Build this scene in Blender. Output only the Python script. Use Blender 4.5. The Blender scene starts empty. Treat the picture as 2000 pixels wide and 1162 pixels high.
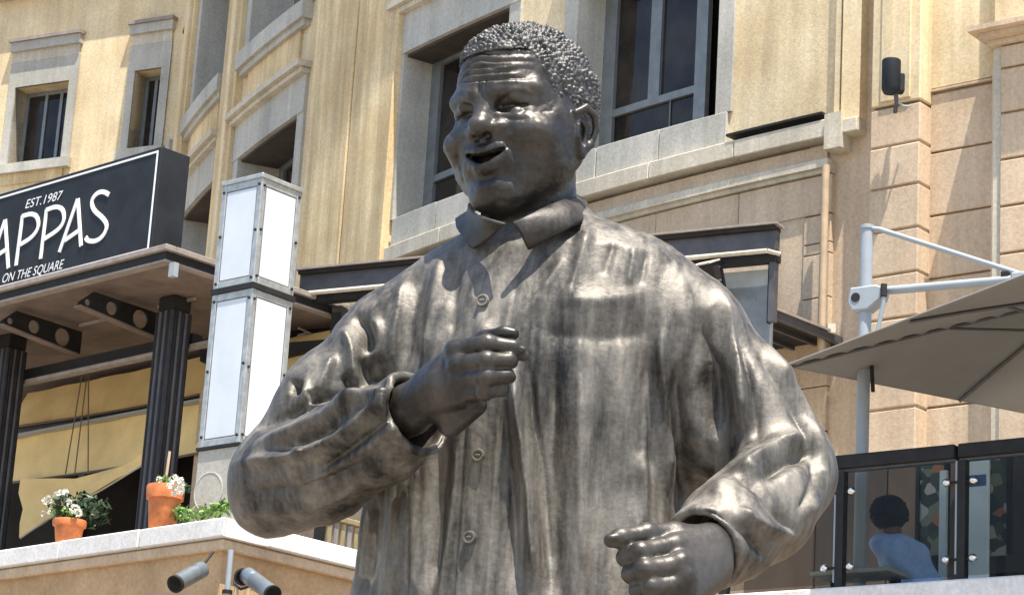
import bpy, bmesh, math, random
import numpy as np
from mathutils import Vector, Matrix, kdtree
sc = bpy.context.scene
random.seed(7); rng = np.random.default_rng(7)

# ---------------------------------------------------------------- camera
F, PITCH, ROLL = 5200.0, math.radians(16.4), math.radians(3.5)      # focal length in photo pixels
CAM = np.array([0, 0, 1.6])
_d = np.array([0, math.cos(PITCH), math.sin(PITCH)])
_u0 = np.array([0, -math.sin(PITCH), math.cos(PITCH)])
_r0 = np.array([1.0, 0, 0])
_R = math.cos(ROLL) * _r0 + math.sin(ROLL) * _u0
_U = math.cos(ROLL) * _u0 - math.sin(ROLL) * _r0
cam = bpy.data.cameras.new('camera'); co = bpy.data.objects.new('camera', cam)
sc.collection.objects.link(co); sc.camera = co
cam.sensor_width = 36.0; cam.lens = 36.0 * F / 2000.0; cam.clip_start = 0.1; cam.clip_end = 2000
M = Matrix(((_R[0], _U[0], -_d[0], CAM[0]), (_R[1], _U[1], -_d[1], CAM[1]), (_R[2], _U[2], -_d[2], CAM[2]), (0, 0, 0, 1)))
co.matrix_world = M

# ---------------------------------------------------------------- light
SUN_AZ, SUN_EL = math.radians(20), math.radians(72)                  # azimuth: to the right of straight behind the camera
sdir = Vector((math.sin(SUN_AZ) * math.cos(SUN_EL), -math.cos(SUN_AZ) * math.cos(SUN_EL), math.sin(SUN_EL)))
w = bpy.data.worlds.new('World'); sc.world = w; w.use_nodes = True
nt = w.node_tree; bg = nt.nodes['Background']
sky = nt.nodes.new('ShaderNodeTexSky'); sky.sky_type = 'NISHITA'; sky.sun_disc = False
sky.sun_elevation = SUN_EL; sky.sun_rotation = math.atan2(sdir.x, sdir.y)
nt.links.new(sky.outputs[0], bg.inputs[0]); bg.inputs[1].default_value = 0.12
sun = bpy.data.lights.new('sun', 'SUN'); sun.energy = 4.6; sun.angle = math.radians(0.5); sun.color = (1.0, 0.95, 0.87)
so = bpy.data.objects.new('sun', sun); sc.collection.objects.link(so)
so.rotation_euler = sdir.to_track_quat('Z', 'Y').to_euler(); so.location = (10, -10, 40)
sc.view_settings.view_transform = 'Standard'; sc.view_settings.look = 'None'
sc.view_settings.exposure = 1.25; sc.view_settings.gamma = 1.0; sc.view_settings.use_curve_mapping = False

# ---------------------------------------------------------------- measuring helpers (photo pixel -> point of the place)
def ray(x, y): return _d * F + _R * (x - 1000.0) - _U * (y - 581.0)
def at(x, y, Y): v = ray(x, y); return CAM + v * (Y / v[1])
def atz(x, y, z): v = ray(x, y); return CAM + v * ((z - CAM[2]) / v[2])
def onplane(x, y, p0, k):                    # vertical plane Y = Y0 - k (X - X0)
    v = ray(x, y); return CAM + v * ((p0[1] + k * p0[0]) / (v[1] + k * v[0]))
CC = np.array([19.35, 40.65]); CR = 25.0     # the round building: centre and radius
def cyl(x, y, dr=0.0):
    v = ray(x, y); o = CAM[:2] - CC; a = v[:2] @ v[:2]; b = 2 * o @ v[:2]; c = o @ o - (CR + dr) ** 2
    t = (-b - math.sqrt(max(b * b - 4 * a * c, 0))) / (2 * a); p = CAM + v * t; q = p[:2] - CC
    return math.degrees(math.atan2(-q[0], -q[1])), p[2]

# ---------------------------------------------------------------- object helpers
def link(o, parent=None):
    sc.collection.objects.link(o)
    if parent is not None: o.parent = parent
    return o
def tag(o, label=None, cat=None, group=None, kind=None):
    if label: o['label'] = label
    if cat: o['category'] = cat
    if group: o['group'] = group
    if kind: o['kind'] = kind
    return o
def thing(name, label, cat, loc=(0, 0, 0), rz=0.0, group=None):
    o = bpy.data.objects.new(name, None); o.empty_display_size = 0.1
    o.location = loc; o.rotation_euler = (0, 0, rz); link(o); tag(o, label, cat, group)
    return o
def mesh_obj(name, verts, faces, mat, parent=None, smooth=False, world=True):
    me = bpy.data.meshes.new(name); me.from_pydata([tuple(v) for v in verts], [], [tuple(f) for f in faces]); me.update()
    o = bpy.data.objects.new(name, me); link(o, parent)
    if mat: me.materials.append(mat)
    if smooth: me.polygons.foreach_set('use_smooth', [True] * len(me.polygons))
    if parent is not None and world:       # vertices are given in world space
        me.transform(inv_world(parent))
    return o
def inv_world(o):
    m = Matrix.Identity(4); chain = []
    while o is not None: chain.append(o); o = o.parent
    for p in reversed(chain): m = m @ Matrix.LocRotScale(p.location, p.rotation_euler, p.scale)
    return m.inverted()
def copy_thing(o, parent=None):
    c = o.copy(); link(c, parent)
    for ch in list(o.children): copy_thing(ch, c)
    return c

class MB:
    """collects simple solids and links them as ONE mesh object"""
    def __init__(s): s.v = []; s.f = []
    def add(s, v, f):
        n = len(s.v); s.v += [tuple(p) for p in v]; s.f += [tuple(i + n for i in q) for q in f]; return s
    def hexa(s, p):                        # 8 points: bottom ring, top ring
        return s.add(p, [(3, 2, 1, 0), (4, 5, 6, 7), (0, 1, 5, 4), (1, 2, 6, 5), (2, 3, 7, 6), (3, 0, 4, 7)])
    def box(s, c, hx, hy, hz, ex=(1, 0, 0), ey=(0, 1, 0), ez=(0, 0, 1)):
        c = np.array(c, float); ex, ey, ez = (np.array(e, float) for e in (ex, ey, ez))
        P = [c + sx * hx * ex + sy * hy * ey + sz * hz * ez for sz in (-1, 1) for sx, sy in ((-1, -1), (1, -1), (1, 1), (-1, 1))]
        return s.hexa(P)
    def prism(s, poly, z0, z1):            # poly: list of (x, y), counter-clockwise from above
        n = len(poly); v = [(x, y, z0) for x, y in poly] + [(x, y, z1) for x, y in poly]
        f = [tuple(range(n - 1, -1, -1)), tuple(range(n, 2 * n))] + [(i, (i + 1) % n, n + (i + 1) % n, n + i) for i in range(n)]
        return s.add(v, f)
    def tube(s, pts, r, n=10, cap=True):
        pts = [np.array(p, float) for p in pts]; rr = r if isinstance(r, (list, tuple)) else [r] * len(pts)
        rings = []
        t0 = pts[1] - pts[0]; t0 /= np.linalg.norm(t0)
        a = np.cross(t0, (0, 0, 1.0));
        if np.linalg.norm(a) < 1e-3: a = np.cross(t0, (1.0, 0, 0))
        a /= np.linalg.norm(a)
        for i, p in enumerate(pts):
            t = pts[min(i + 1, len(pts) - 1)] - pts[max(i - 1, 0)]; t = t / (np.linalg.norm(t) + 1e-9)
            a = a - t * (a @ t); a /= np.linalg.norm(a); b = np.cross(t, a)
            rings.append([p + rr[i] * (math.cos(q) * a + math.sin(q) * b) for q in np.linspace(0, 2 * math.pi, n, endpoint=False)])
        v = [q for R_ in rings for q in R_]; f = []
        for i in range(len(pts) - 1):
            for j in range(n):
                k = (j + 1) % n; f.append((i * n + j, i * n + k, (i + 1) * n + k, (i + 1) * n + j))
        if cap: f += [tuple(range(n - 1, -1, -1)), tuple((len(pts) - 1) * n + j for j in range(n))]
        return s.add(v, f)
    def lathe(s, prof, c=(0, 0, 0), n=20, ax=(0, 0, 1)):   # prof: (r, h) along ax from c
        ax = Vector(ax).normalized(); q = Vector((0, 0, 1)).rotation_difference(ax)
        v = []; m = len(prof)
        for r, h in prof:
            for j in range(n):
                t = 2 * math.pi * j / n; p = q @ Vector((r * math.cos(t), r * math.sin(t), h)); v.append((p.x + c[0], p.y + c[1], p.z + c[2]))
        f = [(i * n + j, i * n + (j + 1) % n, (i + 1) * n + (j + 1) % n, (i + 1) * n + j) for i in range(m - 1) for j in range(n)]
        f += [tuple(range(n - 1, -1, -1)), tuple((m - 1) * n + j for j in range(n))]
        return s.add(v, f)
    def arc(s, t0, t1, z0, z1, r0, r1, step=0.6):          # curved block of the round building (degrees, metres)
        n = max(1, int(math.ceil(abs(t1 - t0) / step))); v = []
        for i in range(n + 1):
            t = math.radians(t0 + (t1 - t0) * i / n); e = (-math.sin(t), -math.cos(t))
            for r, z in ((r0, z0), (r1, z0), (r1, z1), (r0, z1)):
                v.append((CC[0] + e[0] * (CR + r), CC[1] + e[1] * (CR + r), z))
        f = [(0, 1, 2, 3), tuple(n * 4 + i for i in (3, 2, 1, 0))]
        for i in range(n):
            for a in range(4):
                b = (a + 1) % 4; f.append((i * 4 + a, (i + 1) * 4 + a, (i + 1) * 4 + b, i * 4 + b))
        return s.add(v, f)
    def build(s, name, mat, parent=None, smooth=False, bevel=0.0):
        o = mesh_obj(name, s.v, s.f, mat, parent, False)
        me = o.data; bm = bmesh.new(); bm.from_mesh(me); bmesh.ops.recalc_face_normals(bm, faces=bm.faces)
        if bevel:
            ed = [e for e in bm.edges if len(e.link_faces) == 2 and e.calc_face_angle() > 0.7]
            bmesh.ops.bevel(bm, geom=ed, offset=bevel, segments=1, affect='EDGES', clamp_overlap=True)
        if smooth:
            for f in bm.faces: f.smooth = True
            for e in bm.edges:
                if len(e.link_faces) == 2 and e.calc_face_angle() > 0.7: e.smooth = False
        bm.to_mesh(me); bm.free(); return o

# ---------------------------------------------------------------- materials
def mat(name, col, rough=0.7, metal=0.0, var=0.0, scale=6.0, bump=0.0, bscale=60.0, col2=None, stretch=None, spec=0.5, trans=0.0, var2=0.0, scale2=1.0):
    m = bpy.data.materials.new(name); m.use_nodes = True; t = m.node_tree; b = t.nodes['Principled BSDF']
    b.inputs['Roughness'].default_value = rough; b.inputs['Metallic'].default_value = metal
    b.inputs['Specular IOR Level'].default_value = spec
    if trans: b.inputs['Transmission Weight'].default_value = trans
    c = (*col, 1.0); b.inputs['Base Color'].default_value = c
    if var or bump or col2:
        g = t.nodes.new('ShaderNodeNewGeometry'); mp = t.nodes.new('ShaderNodeMapping'); t.links.new(g.outputs['Position'], mp.inputs[0])
        if stretch: mp.inputs['Scale'].default_value = stretch
        n = t.nodes.new('ShaderNodeTexNoise'); n.inputs['Scale'].default_value = scale; n.inputs['Detail'].default_value = 7; n.inputs['Roughness'].default_value = 0.6
        t.links.new(mp.outputs[0], n.inputs[0])
        r = t.nodes.new('ShaderNodeValToRGB'); t.links.new(n.outputs[0], r.inputs[0])
        r.color_ramp.elements[0].position = 0.33; r.color_ramp.elements[1].position = 0.67
        if col2 is None: col2 = tuple(x * (1 + var) for x in col); lo = tuple(x * (1 - var) for x in col)
        else: lo = col
        r.color_ramp.elements[0].color = (*lo, 1); r.color_ramp.elements[1].color = (*col2, 1)
        out = r.outputs[0]
        if var2:
            n3 = t.nodes.new('ShaderNodeTexNoise'); n3.inputs['Scale'].default_value = scale2; n3.inputs['Detail'].default_value = 4
            t.links.new(g.outputs['Position'], n3.inputs[0])
            mr = t.nodes.new('ShaderNodeMapRange'); mr.inputs[1].default_value = .3; mr.inputs[2].default_value = .7; mr.inputs[3].default_value = 1 - var2; mr.inputs[4].default_value = 1 + var2
            t.links.new(n3.outputs[0], mr.inputs[0])
            vm = t.nodes.new('ShaderNodeVectorMath'); vm.operation = 'SCALE'; t.links.new(out, vm.inputs[0]); t.links.new(mr.outputs[0], vm.inputs['Scale']); out = vm.outputs[0]
        t.links.new(out, b.inputs['Base Color'])
        if bump:
            n2 = t.nodes.new('ShaderNodeTexNoise'); n2.inputs['Scale'].default_value = bscale; n2.inputs['Detail'].default_value = 6
            t.links.new(g.outputs['Position'], n2.inputs[0])
            bp = t.nodes.new('ShaderNodeBump'); bp.inputs['Strength'].default_value = bump; bp.inputs['Distance'].default_value = 0.02
            t.links.new(n2.outputs[0], bp.inputs['Height']); t.links.new(bp.outputs[0], b.inputs['Normal'])
    return m
# ================================================================ the bronze statue
# sculpted as signed distance fields, meshed with surface nets
def surface_nets(D, org, h):
    s = D < 0; nx, ny, nz = D.shape
    cnt = np.zeros((nx - 1, ny - 1, nz - 1), np.int8)
    for i in (0, 1):
        for j in (0, 1):
            for k in (0, 1): cnt += s[i:nx - 1 + i, j:ny - 1 + j, k:nz - 1 + k]
    act = (cnt > 0) & (cnt < 8); idx = np.argwhere(act); N = len(idx)
    vid = -np.ones(act.shape, np.int64); vid[act] = np.arange(N)
    acc = np.zeros((N, 3)); n = np.zeros(N)
    cs = [(i, j, k) for i in (0, 1) for j in (0, 1) for k in (0, 1)]
    for a in range(8):
        for b in range(a + 1, 8):
            dif = [cs[b][q] - cs[a][q] for q in range(3)]
            if sum(map(abs, dif)) != 1: continue
            da = D[idx[:, 0] + cs[a][0], idx[:, 1] + cs[a][1], idx[:, 2] + cs[a][2]]; db = D[idx[:, 0] + cs[b][0], idx[:, 1] + cs[b][1], idx[:, 2] + cs[b][2]]
            m = (da < 0) != (db < 0); t = np.where(m, da / np.where(m, da - db, 1), 0)
            acc += m[:, None] * (np.array(cs[a]) + t[:, None] * np.array(dif)); n += m
    V = (idx + acc / n[:, None]) * h + org
    Fs = []
    for ax in range(3):
        o = [q for q in range(3) if q != ax]
        sl0 = [slice(1, -1)] * 3; sl1 = [slice(1, -1)] * 3; sl0[ax] = slice(0, -1); sl1[ax] = slice(1, None)
        a0 = s[tuple(sl0)]; b0 = s[tuple(sl1)]
        e = np.argwhere(a0 != b0); 
        if not len(e): continue
        flip = a0[e[:, 0], e[:, 1], e[:, 2]]
        p = e.copy(); p[:, o[0]] += 1; p[:, o[1]] += 1      # edge start node
        def cell(d0, d1):
            c = p.copy(); c[:, o[0]] -= d0; c[:, o[1]] -= d1; return vid[c[:, 0], c[:, 1], c[:, 2]]
        q = np.stack([cell(1, 1), cell(0, 1), cell(0, 0), cell(1, 0)], 1)
        if ax == 1: flip = ~flip
        q[~flip] = q[~flip][:, ::-1]; Fs.append(q)
    return V, np.concatenate(Fs)

class Sculpt:
    def __init__(s, lo, hi, h):
        s.h = h; s.org = np.array(lo, float); n = np.ceil((np.array(hi) - s.org) / h).astype(int) + 1; s.n = n
        s.D = np.full(n, 1.0, np.float32)
        s.ax = [s.org[i] + h * np.arange(n[i]) for i in range(3)]
    def sub(s, lo, hi):
        sl = tuple(slice(max(0, int((lo[i] - s.org[i]) / s.h)), min(s.n[i], int((hi[i] - s.org[i]) / s.h) + 2)) for i in range(3))
        P = np.meshgrid(*[s.ax[i][sl[i]] for i in range(3)], indexing='ij', sparse=True)
        return sl, P
    @staticmethod
    def smin(a, b, k):
        if k <= 0: return np.minimum(a, b)
        g = np.clip(0.5 + 0.5 * (b - a) / k, 0, 1); return b + (a - b) * g - k * g * (1 - g)
    def put(s, sl, d, k, neg=False):
        if neg: s.D[sl] = -Sculpt.smin(-s.D[sl], d, k)
        else: s.D[sl] = Sculpt.smin(s.D[sl], d, k)
    def cone(s, a, b, ra, rb=None, k=0.05, neg=False):
        rb = ra if rb is None else rb; a = np.array(a, float); b = np.array(b, float); m = max(ra, rb) + k + 0.12
        sl, (X, Y, Z) = s.sub(np.minimum(a, b) - m, np.maximum(a, b) + m); e = b - a; L = e @ e + 1e-12
        t = np.clip(((X - a[0]) * e[0] + (Y - a[1]) * e[1] + (Z - a[2]) * e[2]) / L, 0, 1)
        d = np.sqrt((X - a[0] - t * e[0]) ** 2 + (Y - a[1] - t * e[1]) ** 2 + (Z - a[2] - t * e[2]) ** 2) - (ra + (rb - ra) * t)
        s.put(sl, d.astype(np.float32), k, neg); return s
    def ball(s, c, r, k=0.05, neg=False): return s.cone(c, np.array(c) + (0, 0, 1e-4), r, r, k, neg)
    def chain(s, pts, rs, k=0.05):
        for i in range(len(pts) - 1): s.cone(pts[i], pts[i + 1], rs[i], rs[i + 1], k)
        return s
    def ell(s, c, r, k=0.05, neg=False, rot=None):
        c = np.array(c, float); r = np.array(r, float); m = r.max() + k + 0.12; sl, (X, Y, Z) = s.sub(c - m, c + m)
        x, y, z = X - c[0], Y - c[1], Z - c[2]
        if rot is not None: x, y, z = (rot[0][i] * 0 + rot[i][0] * x + rot[i][1] * y + rot[i][2] * z for i in range(3))
        k0 = np.sqrt((x / r[0]) ** 2 + (y / r[1]) ** 2 + (z / r[2]) ** 2); k1 = np.sqrt((x / r[0] ** 2) ** 2 + (y / r[1] ** 2) ** 2 + (z / r[2] ** 2) ** 2) + 1e-6
        s.put(sl, (k0 * (k0 - 1) / k1).astype(np.float32), k, neg); return s
    def mesh(s): return surface_nets(s.D, s.org, s.h)

def vnormals(V, Q):
    n = np.cross(V[Q[:, 2]] - V[Q[:, 0]], V[Q[:, 3]] - V[Q[:, 1]]); N = np.zeros_like(V)
    for i in range(4): np.add.at(N, Q[:, i], n)
    return N / (np.linalg.norm(N, axis=1)[:, None] + 1e-12)
def relax(V, Q, it=2, f=0.5):
    for _ in range(it):
        S = np.zeros_like(V); c = np.zeros(len(V))
        for i in range(4):
            for j in (1, 3): np.add.at(S, Q[:, i], V[Q[:, (i + j) % 4]]); np.add.at(c, Q[:, i], 1)
        V = V + f * (S / c[:, None] - V)
    return V
def topix(V):
    v = V - CAM; z = v @ _d; return np.stack([1000 + F * (v @ _R) / z, 581 - F * (v @ _U) / z], 1)
def path_field(px, path, wid, taper=True, sharp=1.0):
    """profile of a fold that runs along a polyline (photo measure) of half width wid (start, end)"""
    path = np.array(path, float)
    if len(path) > 2:                                   # round the corners
        for _ in range(2):
            a = path[:-1] * .75 + path[1:] * .25; b = path[:-1] * .25 + path[1:] * .75
            path = np.vstack([path[:1], np.stack([a, b], 1).reshape(-1, 2), path[-1:]])
    seg = np.linalg.norm(np.diff(path, axis=0), axis=1); cum = np.concatenate([[0], np.cumsum(seg)]); T = cum[-1]
    w0, w1 = wid if isinstance(wid, (tuple, list)) else (wid, wid); mw = max(w0, w1) * 2.6
    m = (px[:, 0] > path[:, 0].min() - mw) & (px[:, 0] < path[:, 0].max() + mw) & (px[:, 1] > path[:, 1].min() - mw) & (px[:, 1] < path[:, 1].max() + mw)
    ii = np.where(m)[0]; p = px[ii]; best = np.full(len(ii), 1e9); tt = np.zeros(len(ii)); sd = np.zeros(len(ii))
    for i in range(len(path) - 1):
        a, e = path[i], path[i + 1] - path[i]; t = np.clip(((p - a) @ e) / (e @ e), 0, 1); q = p - a - t[:, None] * e
        d = np.hypot(q[:, 0], q[:, 1]); u = d < best; best[u] = d[u]; tt[u] = ((cum[i] + t * seg[i]) / T)[u]; sd[u] = (e[0] * q[:, 1] - e[1] * q[:, 0])[u]
    wloc = w0 + (w1 - w0) * tt; g = np.exp(-(best / wloc) ** 1.5 * 1.25)
    if taper: g *= np.clip(np.minimum(tt, 1 - tt) * 5 + 0.12, 0, 1)
    out = np.zeros(len(px)); out[ii] = g; return out
def noise1(x, seed, f=1.0):
    r = np.random.default_rng(seed).uniform(-1, 1, 512); x = x * f + 1000; i = np.floor(x).astype(int); t = x - i; t = t * t * (3 - 2 * t)
    return r[i % 512] * (1 - t) + r[(i + 1) % 512] * t
def noise2(x, y, seed):
    r = np.random.default_rng(seed).uniform(-1, 1, (64, 64)); x = x + 640; y = y + 640; i = np.floor(x).astype(int); j = np.floor(y).astype(int)
    t = x - i; u = y - j; t = t * t * (3 - 2 * t); u = u * u * (3 - 2 * u); g = lambda a, b: r[a % 64, b % 64]
    return (g(i, j) * (1 - t) + g(i + 1, j) * t) * (1 - u) + (g(i, j + 1) * (1 - t) + g(i + 1, j + 1) * t) * u

def bronze(name, lo, hi, st=(3.2, 3.2, 0.55), rough=(0.45, 0.64)):
    m = bpy.data.materials.new(name); m.use_nodes = True; t = m.node_tree; b = t.nodes['Principled BSDF']
    g = t.nodes.new('ShaderNodeNewGeometry'); mp = t.nodes.new('ShaderNodeMapping'); mp.inputs['Scale'].default_value = st; t.links.new(g.outputs['Position'], mp.inputs[0])
    n = t.nodes.new('ShaderNodeTexNoise'); n.inputs['Scale'].default_value = 3.0; n.inputs['Detail'].default_value = 8; n.inputs['Roughness'].default_value = 0.62; t.links.new(mp.outputs[0], n.inputs[0])
    n2 = t.nodes.new('ShaderNodeTexNoise'); n2.inputs['Scale'].default_value = 1.1; n2.inputs['Detail'].default_value = 5; t.links.new(g.outputs['Position'], n2.inputs[0])
    n3 = t.nodes.new('ShaderNodeTexNoise'); n3.inputs['Scale'].default_value = 45.0; n3.inputs['Detail'].default_value = 5; t.links.new(g.outputs['Position'], n3.inputs[0])
    a = t.nodes.new('ShaderNodeMath'); a.operation = 'MULTIPLY_ADD'; t.links.new(n.outputs[0], a.inputs[0]); a.inputs[1].default_value = 0.62; 
    a2 = t.nodes.new('ShaderNodeMath'); a2.operation = 'MULTIPLY'; t.links.new(n2.outputs[0], a2.inputs[0]); a2.inputs[1].default_value = 0.28; t.links.new(a2.outputs[0], a.inputs[2])
    a3 = t.nodes.new('ShaderNodeMath'); a3.operation = 'MULTIPLY_ADD'; t.links.new(n3.outputs[0], a3.inputs[0]); a3.inputs[1].default_value = 0.12; t.links.new(a.outputs[0], a3.inputs[2])
    r = t.nodes.new('ShaderNodeValToRGB'); t.links.new(a3.outputs[0], r.inputs[0]); e = r.color_ramp.elements
    e[0].position = 0.38; e[1].position = 0.66; e[0].color = (*lo, 1); e[1].color = (*hi, 1)
    mid = e.new(0.5); mid.color = (*[(x * .62 + y * .38) for x, y in zip(lo, hi)], 1)
    t.links.new(r.outputs[0], b.inputs['Base Color'])
    mr = t.nodes.new('ShaderNodeMapRange'); mr.inputs[1].default_value = .4; mr.inputs[2].default_value = .62; mr.inputs[3].default_value = rough[0]; mr.inputs[4].default_value = rough[1]
    t.links.new(a3.outputs[0], mr.inputs[0]); t.links.new(mr.outputs[0], b.inputs['Roughness'])
    b.inputs['Metallic'].default_value = 0.42
    bp = t.nodes.new('ShaderNodeBump'); bp.inputs['Strength'].default_value = 0.12; bp.inputs['Distance'].default_value = 0.02; t.links.new(n3.outputs[0], bp.inputs['Height']); t.links.new(bp.outputs[0], b.inputs['Normal'])
    return m
M_BRZ = bronze('bronze_cloth', (0.016, 0.0132, 0.0103), (0.26, 0.233, 0.192))
M_SKIN = bronze('bronze_skin', (0.015, 0.0123, 0.0095), (0.092, 0.079, 0.064), st=(2.0, 2.0, 0.8), rough=(0.34, 0.46))
M_HAIR = bronze('bronze_hair', (0.012, 0.011, 0.010), (0.15, 0.143, 0.13), st=(3, 3, 3), rough=(0.42, 0.6))

def P3(t): return at(*t)
SROOT_XY = at(1060, 800, 11.0)[:2]
statue = thing('statue', 'towering bronze statue of a smiling man in a loose shirt, one hand raised', 'statue', (SROOT_XY[0], 11.0, 0.0))

# ---- head (units: 1 = head height)
HS = 0.86
def sculpt_head():
    s = Sculpt((-0.52, -0.62, -1.0), (0.52, 0.68, 0.58), 0.0072)
    s.ell((0, -.06, .13), (.31, .42, .355), 0)
    s.ell((0, .10, -.10), (.285, .285, .37), .10)
    for x in (-1, 1):
        s.cone((x * .235, .0, -.22), (x * .07, .26, -.43), .085, .085, .10)
        s.ball((x * .235, .02, -.12), .10, .10)
        s.ell((x * .186, .250, -.145), (.122, .095, .085), .06); s.ell((x * .205, .13, -.20), (.10, .12, .13), .09)          # smiling cheeks
        s.cone((x * .24, .13, -.06), (x * .25, .02, -.04), .06, .05, .07)  # cheekbone
        s.cone((x * .12, .22, -.30), (x * .20, .12, -.28), .075, .08, .08)
    s.ell((0, .285, -.255), (.165, .105, .125), .07)                       # muzzle
    s.ball((0, .295, -.43), .085, .07)                                      # chin
    s.ell((0, .15, .19), (.225, .185, .19), .08)                             # forehead
    for x in (-1, 1):
        s.cone((x * .06, .345, .070), (x * .225, .255, .075), .048, .042, .045)   # brow
        s.ell((x * .150, .345, -.010), (.090, .065, .043), .035, neg=True)
        s.ball((x * .150, .232, -.010), .078, .012)                         # eyeball
        s.cone((x * .084, .305, .008), (x * .150, .318, .024), .021, .025, .012)  # upper lid
        s.cone((x * .150, .318, .024), (x * .222, .255, .004), .025, .022, .012)
        s.cone((x * .085, .300, -.036), (x * .150, .310, -.050), .018, .024, .02)  # lower lid bag
        s.cone((x * .150, .310, -.050), (x * .215, .262, -.038), .024, .018, .02)
        s.cone((x * .100, .325, -.014), (x * .200, .285, -.016), .009, .009, .006, neg=True)
    s.cone((0, .330, .05), (0, .405, -.105), .034, .048, .035)             # nose
    s.ell((0, .412, -.118), (.058, .054, .048), .03)
    for x in (-1, 1):
        s.ell((x * .078, .360, -.134), (.047, .052, .038), .022)
        s.ell((x * .034, .398, -.168), (.020, .026, .018), .010, neg=True)
    # lips and open mouth
    n = 9; up = []; low = []
    for i in range(n):
        q = -1 + 2 * i / (n - 1); x = q * .142
        up.append((x, .385 - .095 * q * q, -.236 + .034 * q * q - .005 * math.cos(q * 6)))
        low.append((x * .94, .376 - .088 * q * q, -.318 + .104 * q * q))
    s.chain(up, [.013 + .016 * (1 - abs(-1 + 2 * i / (n - 1))) for i in range(n)], .02)
    s.chain(low, [.012 + .022 * (1 - (-1 + 2 * i / (n - 1)) ** 2) for i in range(n)], .02)
    for i in range(n - 1):
        a = (np.array(up[i]) + low[i]) / 2; b = (np.array(up[i + 1]) + low[i + 1]) / 2
        r0 = .002 + .020 * (1 - (-1 + 2 * i / (n - 1)) ** 2); r1 = .002 + .020 * (1 - (-1 + 2 * (i + 1) / (n - 1)) ** 2)
        for dy in (.03, -.01, -.035): s.cone(a + (0, dy, 0), b + (0, dy, 0), r0, r1, .008, neg=True)
    for i in range(0):
        s.cone(np.array(up[i]) + (0, -.045, -.014), np.array(up[i + 1]) + (0, -.045, -.014) if i + 1 < n - 2 else np.array(up[i]) + (.01, -.045, -.014), .016, .016, .003)
    for x in (-1, 1):                                                       # smile folds
        for a, b, r0, r1 in (((x * .100, .400, -.140), (x * .160, .375, -.20), .003, .009), ((x * .160, .375, -.20), (x * .196, .330, -.265), .009, .009), ((x * .196, .330, -.265), (x * .190, .305, -.34), .009, .002)):
            s.cone(a, b, r0, r1, .05, neg=True)
    # ears
    for x in (-1, 1):
        ca, sa = math.cos(x * .45), math.sin(x * .45)
        rot = ((ca, -sa, 0), (sa, ca, .18), (0, -.18, 1))
        ez, ey = -.125, .035
        s.ell((x * .325, -.035 + ey, .0 + ez), (.030, .078, .125), .02, rot=rot)
        s.ell((x * .360, -.02 + ey, -.005 + ez), (.030, .045, .075), .012, neg=True, rot=rot)
        pts = [(x * .315, .035 + ey, .03 + ez), (x * .342, .025 + ey, .09 + ez), (x * .370, -.03 + ey, .125 + ez), (x * .384, -.09 + ey, .095 + ez), (x * .380, -.11 + ey, .03 + ez), (x * .358, -.085 + ey, -.05 + ez), (x * .328, -.03 + ey, -.105 + ez), (x * .308, .02 + ey, -.10 + ez)]
        s.chain(pts, [.016, .018, .019, .019, .018, .018, .026, .018], .012)
        s.chain([(x * .345, -.02 + ey, .07 + ez), (x * .352, -.06 + ey, .03 + ez), (x * .340, -.045 + ey, -.05 + ez)], [.012, .014, .012], .012)
    # neck
    s.cone((0, -.07, -.22), (0, -.06, -1.2), .215, .23, .07)
    s.cone((0, .10, -.40), (0, .0, -.95), .10, .14, .10)
    return s
HYAW, HPIT, HROL = math.radians(33), math.radians(-7), math.radians(2)
HC = at(1022, 236, 10.85)
def head_rot():
    # local x = his left, y = forward, z = up ; forward points at the camera when yaw = 0
    A = Matrix.Rotation(math.pi - HYAW, 3, 'Z'); B = Matrix.Rotation(HPIT, 3, 'X'); Cc = Matrix.Rotation(HROL, 3, 'Y')
    return np.array(A @ B @ Cc)
HR = head_rot()
def head_to_world(V): return (np.asarray(V) * HS) @ HR.T + HC
hs = sculpt_head(); V, Q = hs.mesh(); V = relax(V, Q, 1, .35)
# forehead lines, crow's feet
N = vnormals(V, Q); fx, fz = V[:, 0], V[:, 2]; front = np.clip((N[:, 1] - .1) * 2, 0, 1)
wr = np.zeros(len(V))
for z0, a in ((.175, .008), (.215, .009), (.255, .007)):
    zc = z0 + .018 * np.cos(fx * 14) + .01 * np.sin(fx * 23); wr += -a * np.exp(-((fz - zc) / .008) ** 2) * np.clip(1.2 - np.abs(fx) / .2, 0, 1); wr += a * .6 * np.exp(-((fz - zc - .02) / .012) ** 2) * np.clip(1.2 - np.abs(fx) / .2, 0, 1)
wr += -.012 * np.exp(-(((np.abs(fx) - .02) / .008) ** 2)) * np.exp(-((fz - .10) / .035) ** 2)      # frown lines
V = V + N * (wr * front)[:, None]
headV, headQ = head_to_world(V), Q
N = vnormals(headV, headQ); hp = topix(headV); fc = np.clip(-(N @ _d) * 2, 0, 1); dh = np.zeros(len(headV))
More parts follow.
